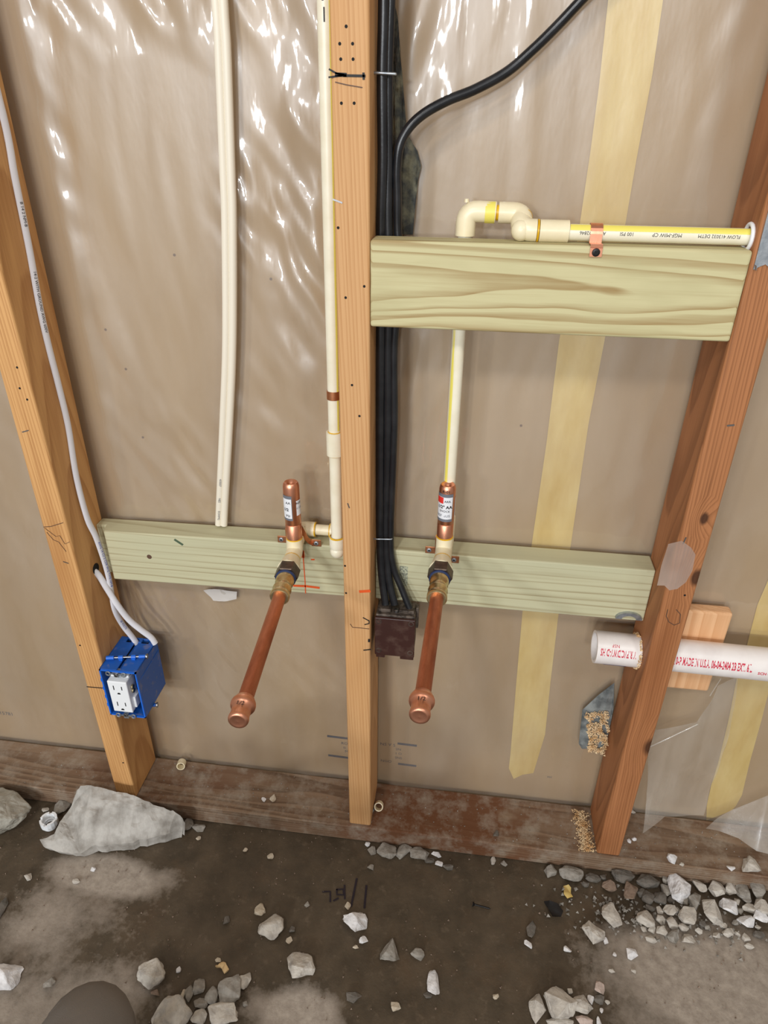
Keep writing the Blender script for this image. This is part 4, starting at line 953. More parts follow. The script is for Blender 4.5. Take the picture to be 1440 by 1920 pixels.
STONES = [
    ('H', 0.4249, -0.111, 0.0, 0.0263, 0.0151, 0.0098, 'dk', 'dark grey gravel stone, leftmost in the rearmost row of the heap'),
    ('H', 0.4426, -0.1068, 0.0, 0.0118, 0.0101, 0.0065, 'dk', 'dark grey gravel stone, second from left in the rearmost row of the heap'),
    ('H', 0.4762, -0.1028, 0.0, 0.039, 0.0237, 0.0152, 'dk', 'dark grey gravel stone, third from left in the rearmost row of the heap'),
    ('H', 0.5151, -0.1061, 0.0, 0.0415, 0.0236, 0.0152, 'dk', 'dark grey gravel stone, fourth from left in the rearmost row of the heap'),
    ('H', 0.5478, -0.0949, 0.0, 0.0136, 0.0185, 0.0082, 'mid', 'mid grey gravel stone, fifth from left in the rearmost row of the heap'),
    ('H', 0.5665, -0.1105, 0.0, 0.0367, 0.0515, 0.022, 'wh', 'whitish gravel stone, sixth from left in the rearmost row of the heap'),
    ('H', 0.6005, -0.1024, 0.0, 0.0215, 0.0249, 0.0129, 'lt', 'pale grey gravel stone, seventh from left in the rearmost row of the heap'),
    ('H', 0.6182, -0.0857, 0.0, 0.0217, 0.0146, 0.0092, 'wh', 'whitish gravel stone, eighth from left in the rearmost row of the heap'),
    ('H', 0.6276, -0.1055, 0.0, 0.0286, 0.027, 0.0172, 'lt', 'pale grey gravel stone, ninth from left in the rearmost row of the heap'),
    ('H', 0.6515, -0.096, 0.0, 0.0188, 0.026, 0.0113, 'lt', 'pale grey gravel stone, tenth from left in the rearmost row of the heap'),
    ('H', 0.6702, -0.0987, 0.0, 0.0223, 0.0398, 0.0134, 'mid', 'mid grey gravel stone, eleventh from left in the rearmost row of the heap'),
    ('H', 0.698, -0.0947, 0.0, 0.0322, 0.0448, 0.0193, 'mid', 'mid grey gravel stone, twelfth from left in the rearmost row of the heap'),
    ('H', 0.4113, -0.1224, 0.0, 0.0126, 0.01, 0.0065, 'dk', 'dark grey gravel stone, leftmost in the second rearmost row of the heap'),
    ('H', 0.4496, -0.1225, 0.0, 0.0242, 0.0183, 0.0118, 'br', 'brownish gravel stone, second from left in the second rearmost row of the heap'),
    ('H', 0.4831, -0.1283, 0.0, 0.0258, 0.035, 0.0155, 'br', 'brownish gravel stone, third from left in the second rearmost row of the heap'),
    ('H', 0.5016, -0.1254, 0.0, 0.0124, 0.0149, 0.0075, 'dk', 'dark grey gravel stone, fourth from left in the second rearmost row of the heap'),
    ('H', 0.5439, -0.1164, 0.0, 0.0152, 0.0231, 0.0091, 'mid', 'mid grey gravel stone, fifth from left in the second rearmost row of the heap'),
    ('H', 0.5478, -0.1309, 0.0, 0.0115, 0.0107, 0.0069, 'dk', 'dark grey gravel stone, sixth from left in the second rearmost row of the heap'),
    ('H', 0.5714, -0.128, 0.0, 0.0132, 0.0201, 0.0079, 'mid', 'mid grey gravel stone, seventh from left in the second rearmost row of the heap'),
    ('H', 0.5875, -0.1298, 0.0, 0.0211, 0.0286, 0.0127, 'mid', 'mid grey gravel stone, eighth from left in the second rearmost row of the heap'),
    ('H', 0.657, -0.1196, 0.0, 0.0106, 0.0145, 0.0063, 'lt', 'pale grey gravel stone, ninth from left in the second rearmost row of the heap'),
    ('H', 0.6734, -0.1301, 0.0, 0.0235, 0.0165, 0.0105, 'lt', 'pale grey gravel stone, tenth from left in the second rearmost row of the heap'),
    ('H', 0.674, -0.1159, 0.0, 0.015, 0.0125, 0.0079, 'mid', 'mid grey gravel stone, eleventh from left in the second rearmost row of the heap'),
    ('H', 0.6933, -0.1276, 0.0, 0.0297, 0.0282, 0.0178, 'lt', 'pale grey gravel stone, twelfth from left in the second rearmost row of the heap'),
    ('H', 0.5106, -0.1346, 0.0, 0.0203, 0.0233, 0.0122, 'dk', 'dark grey gravel stone, leftmost in the middle row of the heap'),
    ('H', 0.5122, -0.1503, 0.0, 0.0166, 0.0121, 0.0078, 'dk', 'dark grey gravel stone, second from left in the middle row of the heap'),
    ('H', 0.5265, -0.1515, 0.0, 0.0104, 0.0129, 0.0063, 'lt', 'pale grey gravel stone, third from left in the middle row of the heap'),
    ('H', 0.5297, -0.1331, 0.0, 0.0212, 0.0208, 0.0127, 'dk', 'dark grey gravel stone, fourth from left in the middle row of the heap'),
    ('H', 0.5435, -0.1517, 0.0, 0.0243, 0.0194, 0.0125, 'lt', 'pale grey gravel stone, fifth from left in the middle row of the heap'),
    ('H', 0.5564, -0.1463, 0.0, 0.0087, 0.0103, 0.0052, 'mid', 'mid grey gravel stone, sixth from left in the middle row of the heap'),
    ('H', 0.609, -0.1451, 0.0, 0.0295, 0.0386, 0.0177, 'lt', 'pale grey gravel stone, seventh from left in the middle row of the heap'),
    ('H', 0.6381, -0.1317, 0.0, 0.0254, 0.0294, 0.0152, 'wh', 'whitish gravel stone, eighth from left in the middle row of the heap'),
    ('H', 0.643, -0.1556, 0.0, 0.0103, 0.0088, 0.0057, 'mid', 'mid grey gravel stone, ninth from left in the middle row of the heap'),
    ('H', 0.6573, -0.1355, 0.0, 0.0096, 0.0123, 0.0057, 'mid', 'mid grey gravel stone, tenth from left in the middle row of the heap'),
    ('H', 0.6598, -0.1543, 0.0, 0.0274, 0.0202, 0.0129, 'wh', 'whitish gravel stone, eleventh from left in the middle row of the heap'),
    ('H', 0.685, -0.1428, 0.0, 0.025, 0.0179, 0.0114, 'wh', 'whitish gravel stone, twelfth from left in the middle row of the heap'),
    ('H', 0.4987, -0.172, 0.0, 0.031, 0.0263, 0.017, 'lt', 'pale grey gravel stone, leftmost in the second frontmost row of the heap'),
    ('H', 0.5243, -0.1682, 0.0, 0.0155, 0.0143, 0.0093, 'lt', 'pale grey gravel stone, second from left in the second frontmost row of the heap'),
    ('H', 0.5409, -0.1715, 0.0, 0.018, 0.0219, 0.0108, 'lt', 'pale grey gravel stone, third from left in the second frontmost row of the heap'),
    ('H', 0.5574, -0.1757, 0.0, 0.0162, 0.0142, 0.0092, 'lt', 'pale grey gravel stone, fourth from left in the second frontmost row of the heap'),
    ('H', 0.5668, -0.1611, 0.0, 0.0284, 0.0286, 0.0171, 'lt', 'pale grey gravel stone, fifth from left in the second frontmost row of the heap'),
    ('H', 0.5896, -0.1665, 0.0, 0.0111, 0.0103, 0.0067, 'dk', 'dark grey gravel stone, sixth from left in the second frontmost row of the heap'),
    ('H', 0.5971, -0.1694, 0.0, 0.0102, 0.0087, 0.0056, 'mid', 'mid grey gravel stone, seventh from left in the second frontmost row of the heap'),
    ('H', 0.6216, -0.1637, 0.0, 0.0137, 0.0096, 0.0061, 'lt', 'pale grey gravel stone, eighth from left in the second frontmost row of the heap'),
    ('H', 0.6263, -0.1748, 0.0, 0.0186, 0.0142, 0.0091, 'lt', 'pale grey gravel stone, ninth from left in the second frontmost row of the heap'),
    ('H', 0.6415, -0.1742, 0.0, 0.0101, 0.0079, 0.0051, 'lt', 'pale grey gravel stone, tenth from left in the second frontmost row of the heap'),
    ('H', 0.6755, -0.171, 0.0, 0.0186, 0.0111, 0.0071, 'dk', 'dark grey gravel stone, eleventh from left in the second frontmost row of the heap'),
    ('H', 0.6773, -0.1585, 0.0, 0.0102, 0.008, 0.0051, 'lt', 'pale grey gravel stone, twelfth from left in the second frontmost row of the heap'),
    ('H', 0.4944, -0.1866, 0.0, 0.0093, 0.0096, 0.0056, 'lt', 'pale grey gravel stone, leftmost in the frontmost row of the heap'),
    ('H', 0.5028, -0.2011, 0.0, 0.0184, 0.0124, 0.008, 'lt', 'pale grey gravel stone, second from left in the frontmost row of the heap'),
    ('H', 0.5067, -0.1863, 0.0, 0.0127, 0.0117, 0.0076, 'lt', 'pale grey gravel stone, third from left in the frontmost row of the heap'),
    ('H', 0.5218, -0.1869, 0.0, 0.0186, 0.0172, 0.0112, 'lt', 'pale grey gravel stone, fourth from left in the frontmost row of the heap'),
    ('H', 0.5385, -0.1923, 0.0, 0.0202, 0.0197, 0.0121, 'mid', 'mid grey gravel stone, fifth from left in the frontmost row of the heap'),
    ('H', 0.5603, -0.1934, 0.0, 0.0218, 0.0179, 0.0116, 'lt', 'pale grey gravel stone, sixth from left in the frontmost row of the heap'),
    ('H', 0.5808, -0.1785, 0.0, 0.011, 0.0094, 0.0061, 'lt', 'pale grey gravel stone, seventh from left in the frontmost row of the heap'),
    ('H', 0.6071, -0.1808, 0.0, 0.0126, 0.0094, 0.0061, 'lt', 'pale grey gravel stone, eighth from left in the frontmost row of the heap'),
    ('H', 0.6527, -0.1792, 0.0, 0.0126, 0.0129, 0.0076, 'lt', 'pale grey gravel stone, ninth from left in the frontmost row of the heap'),
    ('H', 0.6539, -0.1914, 0.0, 0.015, 0.0078, 0.005, 'lt', 'pale grey gravel stone, tenth from left in the frontmost row of the heap'),
    ('S', 0.6793, -0.0786, 0.038, 0.0303, 0.0292, 0.0143, 'lt', 'pale grey chunk of stone on the sole plate at the far right'),
    ('S', 0.5541, -0.0822, 0.038, 0.0171, 0.0183, 0.0085, 'wh', 'small whitish stone chip on the sole plate right of the reddish stud'),
    ('S', 0.648, -0.0869, 0.038, 0.0133, 0.0108, 0.0053, 'wh', "flat whitish stone chip on the sole plate's front edge, left of the pale grey chunk"),
    ('S', 0.5674, -0.0906, 0.038, 0.0089, 0.0071, 0.0036, 'lt', 'tiny cream crumb beside the whitish chip on the sole plate'),
    ('S', 0.4878, -0.0577, 0.038, 0.0074, 0.0085, 0.0037, 'wh', 'lower of two tiny white crumbs on the sole plate beside the reddish stud'),
    ('S', 0.4968, -0.0524, 0.038, 0.0083, 0.0074, 0.0037, 'wh', 'upper of two tiny white crumbs on the sole plate beside the reddish stud'),
    ('S', 0.2584, -0.0749, 0.038, 0.0102, 0.0135, 0.0051, 'dk', 'small dark stone on the sole plate midway between middle and right studs'),
    ('S', -0.163, -0.0632, 0.038, 0.0097, 0.0087, 0.0044, 'wh', 'small whitish crumb on the sole plate left of the middle stud'),
    ('S', -0.1463, -0.058, 0.038, 0.0117, 0.0166, 0.0058, 'tan', 'cream stone flake on the sole plate left of the middle stud'),
    ('S', 0.5039, 0.003, 0.038, 0.0115, 0.0088, 0.0043, 'lt', 'pale chip at the back of the sole plate just right of the reddish stud'),
    ('F', 0.4443, -0.1729, 0.0, 0.0311, 0.0384, 0.0155, 'lt', 'pale angular stone on the dark floor just left of the gravel heap'),
    ('F', 0.4129, -0.2056, 0.0, 0.0346, 0.0333, 0.0173, 'lt', 'pale grey faceted stone at the lower left of the gravel heap, beside the angular one'),
    ('F', 0.4317, -0.2129, 0.0, 0.0075, 0.0112, 0.0038, 'wh', 'tiny white pebble touching the pale faceted stone left of the gravel heap'),
    ('F', 0.4694, -0.2283, 0.0, 0.0173, 0.0166, 0.0086, 'wh', 'white blocky pebble below the gravel heap'),
    ('F', 0.3884, -0.1086, 0.0, 0.041, 0.0276, 0.0141, 'mid', "rounded grey brown stone against the sole plate left of the reddish stud's foot"),
    ('F', 0.3538, -0.1074, 0.0, 0.021, 0.025, 0.0105, 'mid', 'small grey stone with a yellow spot against the sole plate'),
    ('F', 0.3156, -0.2121, 0.0, 0.0152, 0.0264, 0.0076, 'dk', 'dark upright oval stone on the floor below the black plastic scrap'),
    ('F', 0.3094, -0.2356, 0.0, 0.0125, 0.0119, 0.0062, 'wh', 'small round white pebble below the dark oval stone'),
    ('F', 0.3703, -0.2336, 0.0, 0.0124, 0.0095, 0.005, 'wh', 'small white flake of stone below the black plastic scrap'),
    ('F', 0.467, -0.2524, 0.0, 0.0089, 0.0077, 0.004, 'lt', 'tiny pale pebble on the dusty patch at lower right'),
    ('F', 0.4341, -0.2566, 0.0, 0.0105, 0.0062, 0.0032, 'lt', 'flat pale pebble left of the dusty patch at lower right'),
    ('F', 0.4419, -0.2315, 0.0, 0.0066, 0.0063, 0.0033, 'wh', 'tiny pebble beside the white blocky pebble below the heap'),
    ('C', 0.3183, -0.3243, 0.0, 0.0247, 0.0397, 0.0124, 'lt', 'pale oval stone at the left end of the bottom right cluster'),
    ('C', 0.351, -0.3166, 0.0, 0.0466, 0.044, 0.0233, 'lt', 'large pale stone with a brown seam in the bottom right cluster'),
    ('C', 0.3826, -0.311, 0.0, 0.0341, 0.025, 0.0132, 'lt', 'elongated pale stone right of the brown seamed one in the bottom cluster'),
    ('C', 0.3973, -0.3017, 0.0, 0.0101, 0.014, 0.0051, 'wh', 'small pointed pale stone at the back of the bottom right cluster'),
    ('C', 0.4118, -0.2837, 0.0, 0.0158, 0.0187, 0.0079, 'pk', 'pinkish grey stone just above the bottom right cluster'),
    ('C', 0.4096, -0.3003, 0.0, 0.0156, 0.0126, 0.0066, 'dk', 'dark rounded stone at the right side of the bottom right cluster'),
    ('C', 0.3491, -0.3391, 0.0, 0.0387, 0.0194, 0.0076, 'lt', 'flat pale stone cut off by the bottom edge of the bottom right cluster'),
    ('C', 0.3843, -0.3317, 0.0, 0.0251, 0.0144, 0.0076, 'pk', 'pinkish pale stone at the bottom edge, right part of the bottom right cluster'),
    ('C', 0.4051, -0.3288, 0.0, 0.0076, 0.0141, 0.0038, 'wh', 'narrow white pebble at the bottom edge beside the bottom right cluster'),
    ('C', 0.4111, -0.3134, 0.0, 0.0054, 0.0077, 0.0027, 'wh', 'tiny white oval pebble beside the bottom right cluster'),
    ('C', 0.4211, -0.3016, 0.0, 0.0078, 0.0059, 0.0031, 'lt', 'tiny pale crumb right of the dark rounded stone in the bottom cluster'),
    ('C', 0.3682, -0.2938, 0.0, 0.0079, 0.0092, 0.0039, 'lt', 'small pointed crumb behind the brown seamed stone'),
    ('B', -0.253, -0.3574, 0.0, 0.0423, 0.0404, 0.0212, 'lt', 'pale grey faceted stone with a reddish corner on the dark floor at lower left'),
    ('B', -0.114, -0.3458, 0.0, 0.019, 0.0243, 0.0095, 'lt', 'pale wedge shaped stone at the right end of the bottom left cluster'),
    ('B', -0.1301, -0.363, 0.0, 0.0369, 0.041, 0.0184, 'mid', 'large grey two sided stone at the upper right of the bottom left cluster'),
    ('B', -0.1775, -0.3616, 0.0, 0.0189, 0.0224, 0.0095, 'mid', 'blunt grey stone at the top of the bottom left cluster'),
    ('B', -0.1901, -0.3722, 0.0, 0.0141, 0.0231, 0.007, 'mid', 'narrow upright grey stone left of the blunt one in the bottom left cluster'),
    ('B', -0.1553, -0.3709, 0.0, 0.0195, 0.0237, 0.0098, 'mid', 'grey upright stone in the middle of the bottom left cluster'),
    ('B', -0.1683, -0.3822, 0.0, 0.0224, 0.0146, 0.0077, 'mid', 'bent elongated grey stone in the middle of the bottom left cluster'),
    ('B', -0.2019, -0.4041, 0.0, 0.0565, 0.0477, 0.0252, 'lt', 'largest rough pale stone at the left of the bottom left cluster'),
    ('B', -0.1639, -0.4001, 0.0, 0.0213, 0.0201, 0.0107, 'lt', 'pale stone at the bottom edge between two large ones of the bottom left cluster'),
    ('B', -0.1294, -0.3935, 0.0, 0.0474, 0.0331, 0.0176, 'lt', 'large smooth pale stone with a ridge at the bottom edge of the bottom left cluster'),
    ('B', -0.1988, -0.3754, 0.0, 0.0062, 0.0165, 0.0031, 'tan', 'thin cream flake standing at the left of the bottom left cluster'),
    ('B', -0.1473, -0.3554, 0.0, 0.0063, 0.0095, 0.0032, 'lt', 'tiny pale pebble beside the large grey two sided stone'),
    ('B', -0.2177, -0.3426, 0.0, 0.0072, 0.0096, 0.0036, 'wh', 'tiny whitish pebble right of the stone with the reddish corner'),
    ('B', -0.2391, -0.3768, 0.0, 0.0149, 0.0089, 0.0047, 'br', 'flat brownish stone chip below the stone with the reddish corner'),
    ('B', -0.104, -0.3735, 0.0, 0.0085, 0.0073, 0.0039, 'mid', 'tiny grey pebble at the right of the bottom left cluster'),
    ('F', -0.1631, -0.3216, 0.0, 0.0098, 0.0077, 0.0041, 'tan', 'tiny tan crumb on the floor above the wood shaving'),
    ('F', -0.1698, -0.2616, 0.0, 0.0102, 0.0148, 0.0051, 'dk', 'small dark grey pebble on the floor at centre left, alone'),
    ('F', -0.5262, -0.2361, 0.0, 0.0135, 0.0136, 0.0068, 'lt', 'small pale pebble on the floor below the rounded boulder at left'),
    ('F', -0.4421, -0.2326, 0.0, 0.0134, 0.0089, 0.0045, 'lt', 'flat pale pebble on the dusty patch below the big slab'),
    ('F', -0.4245, -0.208, 0.0, 0.0082, 0.0081, 0.0041, 'wh', "small white pebble just below the big slab's lower edge"),
    ('F', -0.2674, -0.1275, 0.0, 0.0086, 0.0075, 0.0038, 'tan', 'tiny cream pebble beside the right tip of the big slab'),
    ('F', -0.1773, -0.1384, 0.0, 0.0084, 0.0082, 0.0042, 'tan', 'tiny cream pebble on the floor right of the big slab'),
    ('F', -0.3997, -0.3866, 0.0, 0.0158, 0.0152, 0.0079, 'mid', 'grey pebble half sunk in dust at lower left'),
    ('F', -0.4695, -0.3882, 0.0, 0.0462, 0.0373, 0.0191, 'wh', 'whitish broken stone cut off by the left edge of the frame'),
    ('F', -0.541, -0.1037, 0.0, 0.0268, 0.0318, 0.0134, 'mid', 'grey stone wedged between the big slab and the sole plate'),
    ('F', -0.2751, -0.1093, 0.0, 0.027, 0.0153, 0.0077, 'mid', 'slanted flat grey stone off the right tip of the big slab'),
    ('F', -0.2944, -0.106, 0.0, 0.0194, 0.0242, 0.0097, 'mid', 'small grey stone touching the right tip of the big slab'),
    ('F', -0.5697, -0.1105, 0.0, 0.0138, 0.0103, 0.0049, 'lt', 'small flat pale stone above the white plastic ring'),
    ('F', 0.0351, -0.2393, 0.0, 0.041, 0.0365, 0.0192, 'wh', 'white rounded stone below the floor handwriting'),
    ('F', -0.095, -0.2658, 0.0, 0.0424, 0.0404, 0.0212, 'lt', 'pale quarter round stone on the dark floor left of the white rounded one'),
    ('F', -0.0353, -0.3163, 0.0, 0.0469, 0.042, 0.0222, 'lt', 'largest pale angular stone alone on the floor at bottom centre'),
    ('F', 0.0969, -0.2736, 0.0, 0.0305, 0.0345, 0.0153, 'mid', 'grey brown five sided stone right of centre on the floor'),
    ('F', 0.1391, -0.2721, 0.0, 0.0222, 0.0179, 0.0094, 'mid', 'small grey three sided stone right of the five sided one'),
    ('F', 0.1664, -0.3105, 0.0, 0.0198, 0.0346, 0.0099, 'wh', 'white upright pointed stone on the floor at bottom centre right'),
    ('F', 0.159, -0.3271, 0.0, 0.0141, 0.0096, 0.0051, 'dk', 'small dark stone at the foot of the white pointed one'),
    ('F', 0.0534, -0.2627, 0.0, 0.0142, 0.0119, 0.0063, 'wh', 'small white cube like pebble below the white rounded stone'),
    ('F', 0.0426, -0.274, 0.0, 0.0099, 0.0063, 0.0033, 'tan', 'tiny cream pebble below the white cube like one'),
    ('F', -0.1207, -0.2388, 0.0, 0.019, 0.0213, 0.0095, 'tan', 'small cream grey stone above the pale quarter round one'),
    ('F', 0.0705, -0.1101, 0.0, 0.0356, 0.0291, 0.015, 'mid', 'largest of the grey stones along the sole plate below the middle stud'),
    ('F', 0.1004, -0.1074, 0.0, 0.0281, 0.0245, 0.0126, 'mid', 'middle one of the grey stones along the sole plate below the middle stud'),
    ('F', 0.1276, -0.1068, 0.0, 0.0355, 0.0245, 0.0126, 'mid', 'right one of the grey stones along the sole plate below the middle stud'),
    ('F', 0.0442, -0.1116, 0.0, 0.0159, 0.0188, 0.008, 'mid', 'leftmost small grey stone along the sole plate below the middle stud'),
    ('F', 0.0346, -0.0984, 0.0, 0.0095, 0.0092, 0.0047, 'wh', 'tiny white pebble above the leftmost grey stone along the sole plate'),
    ('F', 0.1574, -0.1026, 0.0, 0.0186, 0.0109, 0.0056, 'wh', 'white flat pebble right of the row of grey stones along the sole plate'),
    ('F', 0.0465, -0.1407, 0.0, 0.0119, 0.0106, 0.0055, 'mid', 'small round pebble on the floor below the row of grey stones'),
    ('F', 0.1451, -0.1144, 0.0, 0.0194, 0.0108, 0.0056, 'dk', 'dark flat pebble in front of the row along the sole plate'),
    ('F', 0.1789, -0.1227, 0.0, 0.0183, 0.0106, 0.0055, 'dk', 'dark flat pebble at the right end of the row along the sole plate'),
    ('F', 0.1631, -0.1187, 0.0, 0.0138, 0.0089, 0.0046, 'wh', 'small white flake between two dark flat pebbles near the sole plate'),
    ('F', 0.114, -0.3498, 0.0, 0.0154, 0.013, 0.0069, 'tan', 'round cream pebble at bottom centre of the floor'),
    ('F', 0.2589, -0.3158, 0.0, 0.0094, 0.0097, 0.0047, 'tan', 'small cream pebble on the floor left of the bottom right cluster'),
    ('F', -0.13, -0.1448, 0.0, 0.0121, 0.0117, 0.006, 'tan', 'small cream pebble on the floor below the left part of the sole plate'),
    ('F', -0.0626, -0.279, 0.0, 0.0108, 0.0122, 0.0054, 'tan', 'small tan pebble right of the pale quarter round stone'),
    ('F', -0.0619, -0.2613, 0.0, 0.0093, 0.0098, 0.0046, 'dk', 'tiny dark pebble right of the pale quarter round stone'),
    ('F', 0.0191, -0.2126, 0.0, 0.0104, 0.013, 0.0052, 'tan', 'tan pebble lying on the floor handwriting'),
    ('F', 0.2568, -0.1, 0.0, 0.0093, 0.0169, 0.0046, 'lt', 'small pale upright stone at the foot of the sole plate, right of centre'),
    ('F', 0.2751, -0.1039, 0.0, 0.012, 0.0117, 0.006, 'mid', 'small grey pebble at the foot of the sole plate, right of the pale upright one'),
    ('F', 0.0514, -0.3464, 0.0, 0.0234, 0.0147, 0.0078, 'dk', 'dark flat dusty stone at bottom centre of the floor'),
    ('F', -0.0474, -0.2187, 0.0, 0.0087, 0.0094, 0.0044, 'mid', 'tiny grey pebble left of the floor handwriting'),
    ('F', -0.5384, -0.2945, 0.0, 0.0138, 0.0403, 0.0069, 'dk', 'dark stone cut off by the left edge of the frame')]
for i, (s_, x, y, z0, w_, d, h, tone, label) in enumerate(STONES):
    me = rock_mesh(w_, d, h, i+11); me.materials.append(MATS['stone_'+tone])
    o = bpy.data.objects.new('stone' if w_ > .016 else 'pebble', me); COL.objects.link(o); o.location = (x, y, z0-(.0008 if z0 == 0 else 0))
    grp = {'H': 'gravel heap against the sole plate', 'C': 'bottom right stone cluster', 'B': 'bottom left stone cluster', 'S': 'stone chips on the sole plate', 'F': 'stones scattered on the floor'}[s_]
    tag(o, label, 'stone', grp)
def slab():
    px = [(-0.4809, -0.1120, 0.0857), (-0.4587, -0.1120, 0.0909), (-0.4380, -0.1120, 0.0845), (-0.4013, -0.1130, 0.0807), (-0.3765, -0.1140, 0.0778), (-0.3454, -0.1160, 0.0629), (-0.3291, -0.1170, 0.0571), (-0.3032, -0.1200, 0.0570), (-0.2901, -0.1260, 0.0501), (-0.2845, -0.1320, 0.0447),
          (-0.2963, -0.1285, 0.0200), (-0.3141, -0.1398, 0.0220), (-0.3549, -0.1582, 0.0240), (-0.3752, -0.1672, 0.0240), (-0.4023, -0.1739, 0.0240), (-0.4164, -0.1789, 0.0240), (-0.4320, -0.1790, 0.0240), (-0.4544, -0.1924, 0.0140), (-0.4849, -0.1932, 0.0120), (-0.5257, -0.1875, 0.0120), (-0.5343, -0.1798, 0.0200), (-0.5132, -0.1707, 0.0260), (-0.5095, -0.1633, 0.0340),
          (-0.5077, -0.1420, 0.0375), (-0.4999, -0.1280, 0.0438), (-0.4951, -0.1180, 0.0622)]
    bm = bmesh.new(); V = [bm.verts.new(p) for p in px]; f = bm.faces.new(V); bmesh.ops.triangulate(bm, faces=[f])
    for _ in range(4): bmesh.ops.subdivide_edges(bm, edges=[e for e in bm.edges if e.calc_length() > .009], cuts=1, use_grid_fill=True)
    bmesh.ops.triangulate(bm, faces=bm.faces)
    bd = [v for v in bm.verts if v.is_boundary]; top_f = list(bm.faces)
    ids = {}
    for v in bm.verts:
        d = min((v.co-b.co).length for b in bd); ids[v] = d
    for v in bm.verts:
        k = min(1, ids[v]/.02)
        v.co.z += k*(.006+.007*noise.noise(v.co*24)+.004*noise.noise(v.co*60))+.0022*noise.noise(v.co*110)
        if v.is_boundary: v.co += Vector((.003*noise.noise(v.co*90), .003*noise.noise(v.co*95+Vector((3, 0, 0))), 0))
    be = [e for e in bm.edges if e.is_boundary]
    r = bmesh.ops.extrude_edge_only(bm, edges=be); nv = [q for q in r['geom'] if isinstance(q, bmesh.types.BMVert)]
    cen = sum((v.co for v in nv), Vector())/len(nv)
    for v in nv:
        v.co.z = max(.0, min(v.co.z-.022, .012)); v.co.x += (cen.x-v.co.x)*.04; v.co.y += (cen.y-v.co.y)*.10
    ne = [e for e in bm.edges if e.is_boundary]; bmesh.ops.holes_fill(bm, edges=ne, sides=0)
    bmesh.ops.triangulate(bm, faces=[f for f in bm.faces if len(f.verts) > 4])
    bm.verts.index_update(); vs = [v.co.copy() for v in bm.verts]; fs = [tuple(v.index for v in f.verts) for f in bm.faces]; bm.free()
    return M().add(vs, fs).build('stone_slab', 'slab_stone', loc=(cen.x, cen.y, 0))
tag(slab(), 'large flat grey stone slab leaning on the sole plate at the foot of the left stud', 'stone')
c = Vector((-0.6377, -0.1453, 0.0300)); me = rock_mesh(.118, .085, .062, 501, 40, .03); me.materials.append(MATS['boulder_stone'])
o = bpy.data.objects.new('boulder', me); COL.objects.link(o); o.location = (c.x, c.y, -.001); tag(o, 'rounded grey boulder at the left edge of the frame beside the sole plate', 'stone')
# brown seam on the large stone of the bottom right cluster is a stain of its own
c = Vector((-0.5430, -0.1392, 0.0080)); cr = M(); n = 16
for i in range(n):
    a0, a1 = 2*math.pi*i/n, 2*math.pi*(i+1)/n; z_hi = .020-(.0035 if i % 4 == 0 else 0)
    P = [(math.cos(a)*r_+c.x, math.sin(a)*r_+c.y) for a, r_ in ((a0, .0150), (a1, .0150), (a1, .0112), (a0, .0112))]
    cr.prism([(x, y, .006) for x, y in P], (0, 0, z_hi-.006))
cr.lathe((c.x, c.y, 0), (c.x, c.y, .01), [(0, .0098), (0, .0118), (.0065, .0122), (.0065, .0098)], 20, caps=False)
tag(cr.build('plastic_bushing', 'white_plastic', loc=(c.x, c.y, 0)), 'white notched plastic bushing on the floor between boulder and slab', 'plastic ring')
def offcut(c, axis, h, label):
    c = Vector(c); ax_ = Vector(axis).normalized(); A = c-ax_*h/2
    o = M().lathe(A, A+ax_, [(0, .0062), (0, .0080), (h, .0080), (h, .0062), (0, .0062)], 22, caps=False).build('pipe_offcut', 'cream_plastic', loc=c); tag(o, label, 'pipe piece')
offcut((-0.3392, -0.0115, 0.0460), (.2, -.9, .25), .014, 'short cream pipe offcut on the sole plate right of the left stud')
offcut((0.0486, -0.0515, 0.0460), (.0, -.8, .55), .012, 'short cream pipe offcut on the sole plate against the middle stud')
# small hardware and scraps
k = thing('drywall_screw', (0.2369, -0.1836, 0.0030), 'black drywall screw lying on the dark floor right of centre', 'screw'); A, Bq = Vector((0.2221, -0.1832, 0.0035)), Vector((0.2518, -0.1863, 0.0020))
M().lathe(A, Bq, [(0, .0038), (.0008, .0040), (.003, .0018)]+[(.003+.0012*i, .0018 if i % 2 else .0012) for i in range(20)]+[((Bq-A).length, .0003)], 12).build('shank', 'black_screw', k)
c = Vector((0.0373, -0.0648, 0.0410)); o = M().lathe(c+Vector((-.004, -.012, 0)), c+Vector((.004, .012, .002)), [(0, .0026), (.004, .0026), (.004, .0018), (.024, .0016)], 12).build('bolt', 'galvanised', loc=c); tag(o, 'small shiny metal bolt on the sole plate beside the middle stud', 'bolt')
o = sheet([(0.3393, -0.1617, 0.0030), (0.3473, -0.1627, 0.0080), (0.3602, -0.1651, 0.0060), (0.3692, -0.1746, 0.0030), (0.3649, -0.1839, 0.0030), (0.3506, -0.1873, 0.0070), (0.3474, -0.1781, 0.0040)], 'plastic_scrap', 'black_scrap', .003, 60, 2, th=.0015, loc=(0.3538, -0.1696, 0.0000)); tag(o, 'small crumpled black plastic scrap on the dark floor', 'scrap')
o = sheet([(0.3743, -0.1303, 0.0030), (0.3813, -0.1312, 0.0090), (0.3858, -0.1343, 0.0060), (0.3841, -0.1444, 0.0040), (0.3873, -0.1489, 0.0030), (0.3779, -0.1532, 0.0050), (0.3721, -0.1479, 0.0070)], 'paper_scrap', 'yellow_tape', .004, 70, 2, th=.001, loc=(0.3810, -0.1378, 0.0000)); tag(o, 'crumpled pale yellow scrap on the floor near the reddish stud', 'scrap')
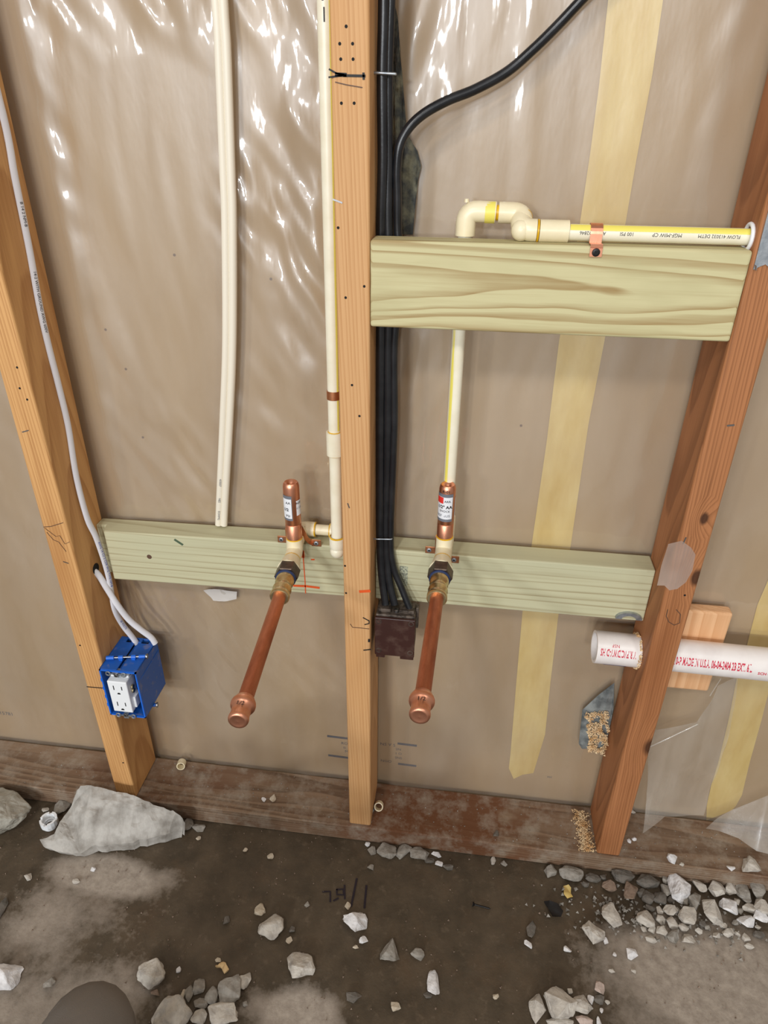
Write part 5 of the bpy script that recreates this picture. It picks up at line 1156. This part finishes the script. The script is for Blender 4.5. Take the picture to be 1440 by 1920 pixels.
k = M().tube(spline([(-0.1605, -0.3311, 0.0030), (-0.1546, -0.3321, 0.0080), (-0.1529, -0.3275, 0.0070), (-0.1506, -0.3303, 0.0040), (-0.1444, -0.3365, 0.0030)], 5), [.002]*21, 8, flat=2.2, ref=(1, 0, .2)); o = k.build('wood_shaving', 'wood_chip', loc=(-0.1533, -0.3286, 0.0000)); tag(o, 'curled pale wood shaving on the dark floor above the bottom left cluster', 'wood shaving')
o = sheet([(-0.2494, 0.0050, 0.4547), (-0.2307, 0.0045, 0.4592), (-0.1936, 0.0050, 0.4562), (-0.1958, 0.0045, 0.4414), (-0.2170, 0.0040, 0.4352), (-0.2356, 0.0050, 0.4346)], 'foil_patch', 'label_grey_white', .002, 90, 2, loc=(-0.2251, 0.0050, 0.4465)); tag(o, 'small torn whitish patch on the plastic under the lower left block', 'patch')
# loose grit: nobody could count it
def grit_place():
    while True:
        x = random.uniform(-.62, .68); y = random.uniform(-.46, -.097)
        if noise.noise(Vector((x*6, y*6, 4))) > random.uniform(-.5, .6): return (x, y, .0003), 1
o = chips(420, grit_place, .0017, 'grit', 'stone_br', loc=(0, -.25, 0), flatz=1); tag(o, 'fine pale grit strewn over the damp floor', 'grit', kind='stuff')
def heap_grit():
    a = random.gauss(.5, .085); return (a, random.gauss(-.165, .022), random.uniform(0, .004)), 1
o = chips(260, heap_grit, .0034, 'grit', 'stone_mid', loc=(.5, -.16, 0), flatz=1); tag(o, 'fine crushed stone filling the gaps of the gravel heap', 'grit', kind='stuff')
def plate_grit():
    return (random.uniform(-.65, .72), random.uniform(-.088, -.004), .0383), 1
o = chips(220, plate_grit, .0014, 'grit', 'stone_mid', loc=(0, -.05, .038), flatz=1); tag(o, 'fine crumbs and chips lying on the sole plate', 'grit', kind='stuff')

# ---------------------------------------------------------------- bent knee of the person taking the picture, at the lower left edge
kc = Vector((-0.2318, -0.5200, 0.2101))
leg = [(-.05, -1.02, .34), (-.10, -.88, .335), (-.165, -.72, .305), (kc.x, -.565, kc.z+.014), (kc.x, -.520, kc.z-.002), (kc.x, -.522, kc.z-.05), (kc.x, -.55, .10), (kc.x, -.565, .065)]
lm = M().tube(spline(leg, 5), [.088, .087, .086, .085, .084, .082, .080, .078, .076, .074, .072, .069, .066, .063, .052, .046, .043, .042, .042, .043, .046, .054, .054, .054, .054, .055, .054, .053, .052, .051, .051, .051, .051, .051, .052, .052][:len(spline(leg, 5))], 20)
P0 = thing('person', (kc.x, -.6, 0), 'bent knee of a person in grey trousers at the lower left edge of the frame', 'person')
lm.build('trouser_leg', 'trouser_cloth', P0)
M().tube(spline([(kc.x, -.66, .045), (kc.x, -.60, .052), (kc.x, -.53, .040), (kc.x, -.475, .030)], 4), [.034, .038, .043, .046, .048, .048, .047, .045, .042, .040, .036, .030, .018][:13], 16, flat=.85).build('boot', 'boot_leather', P0)
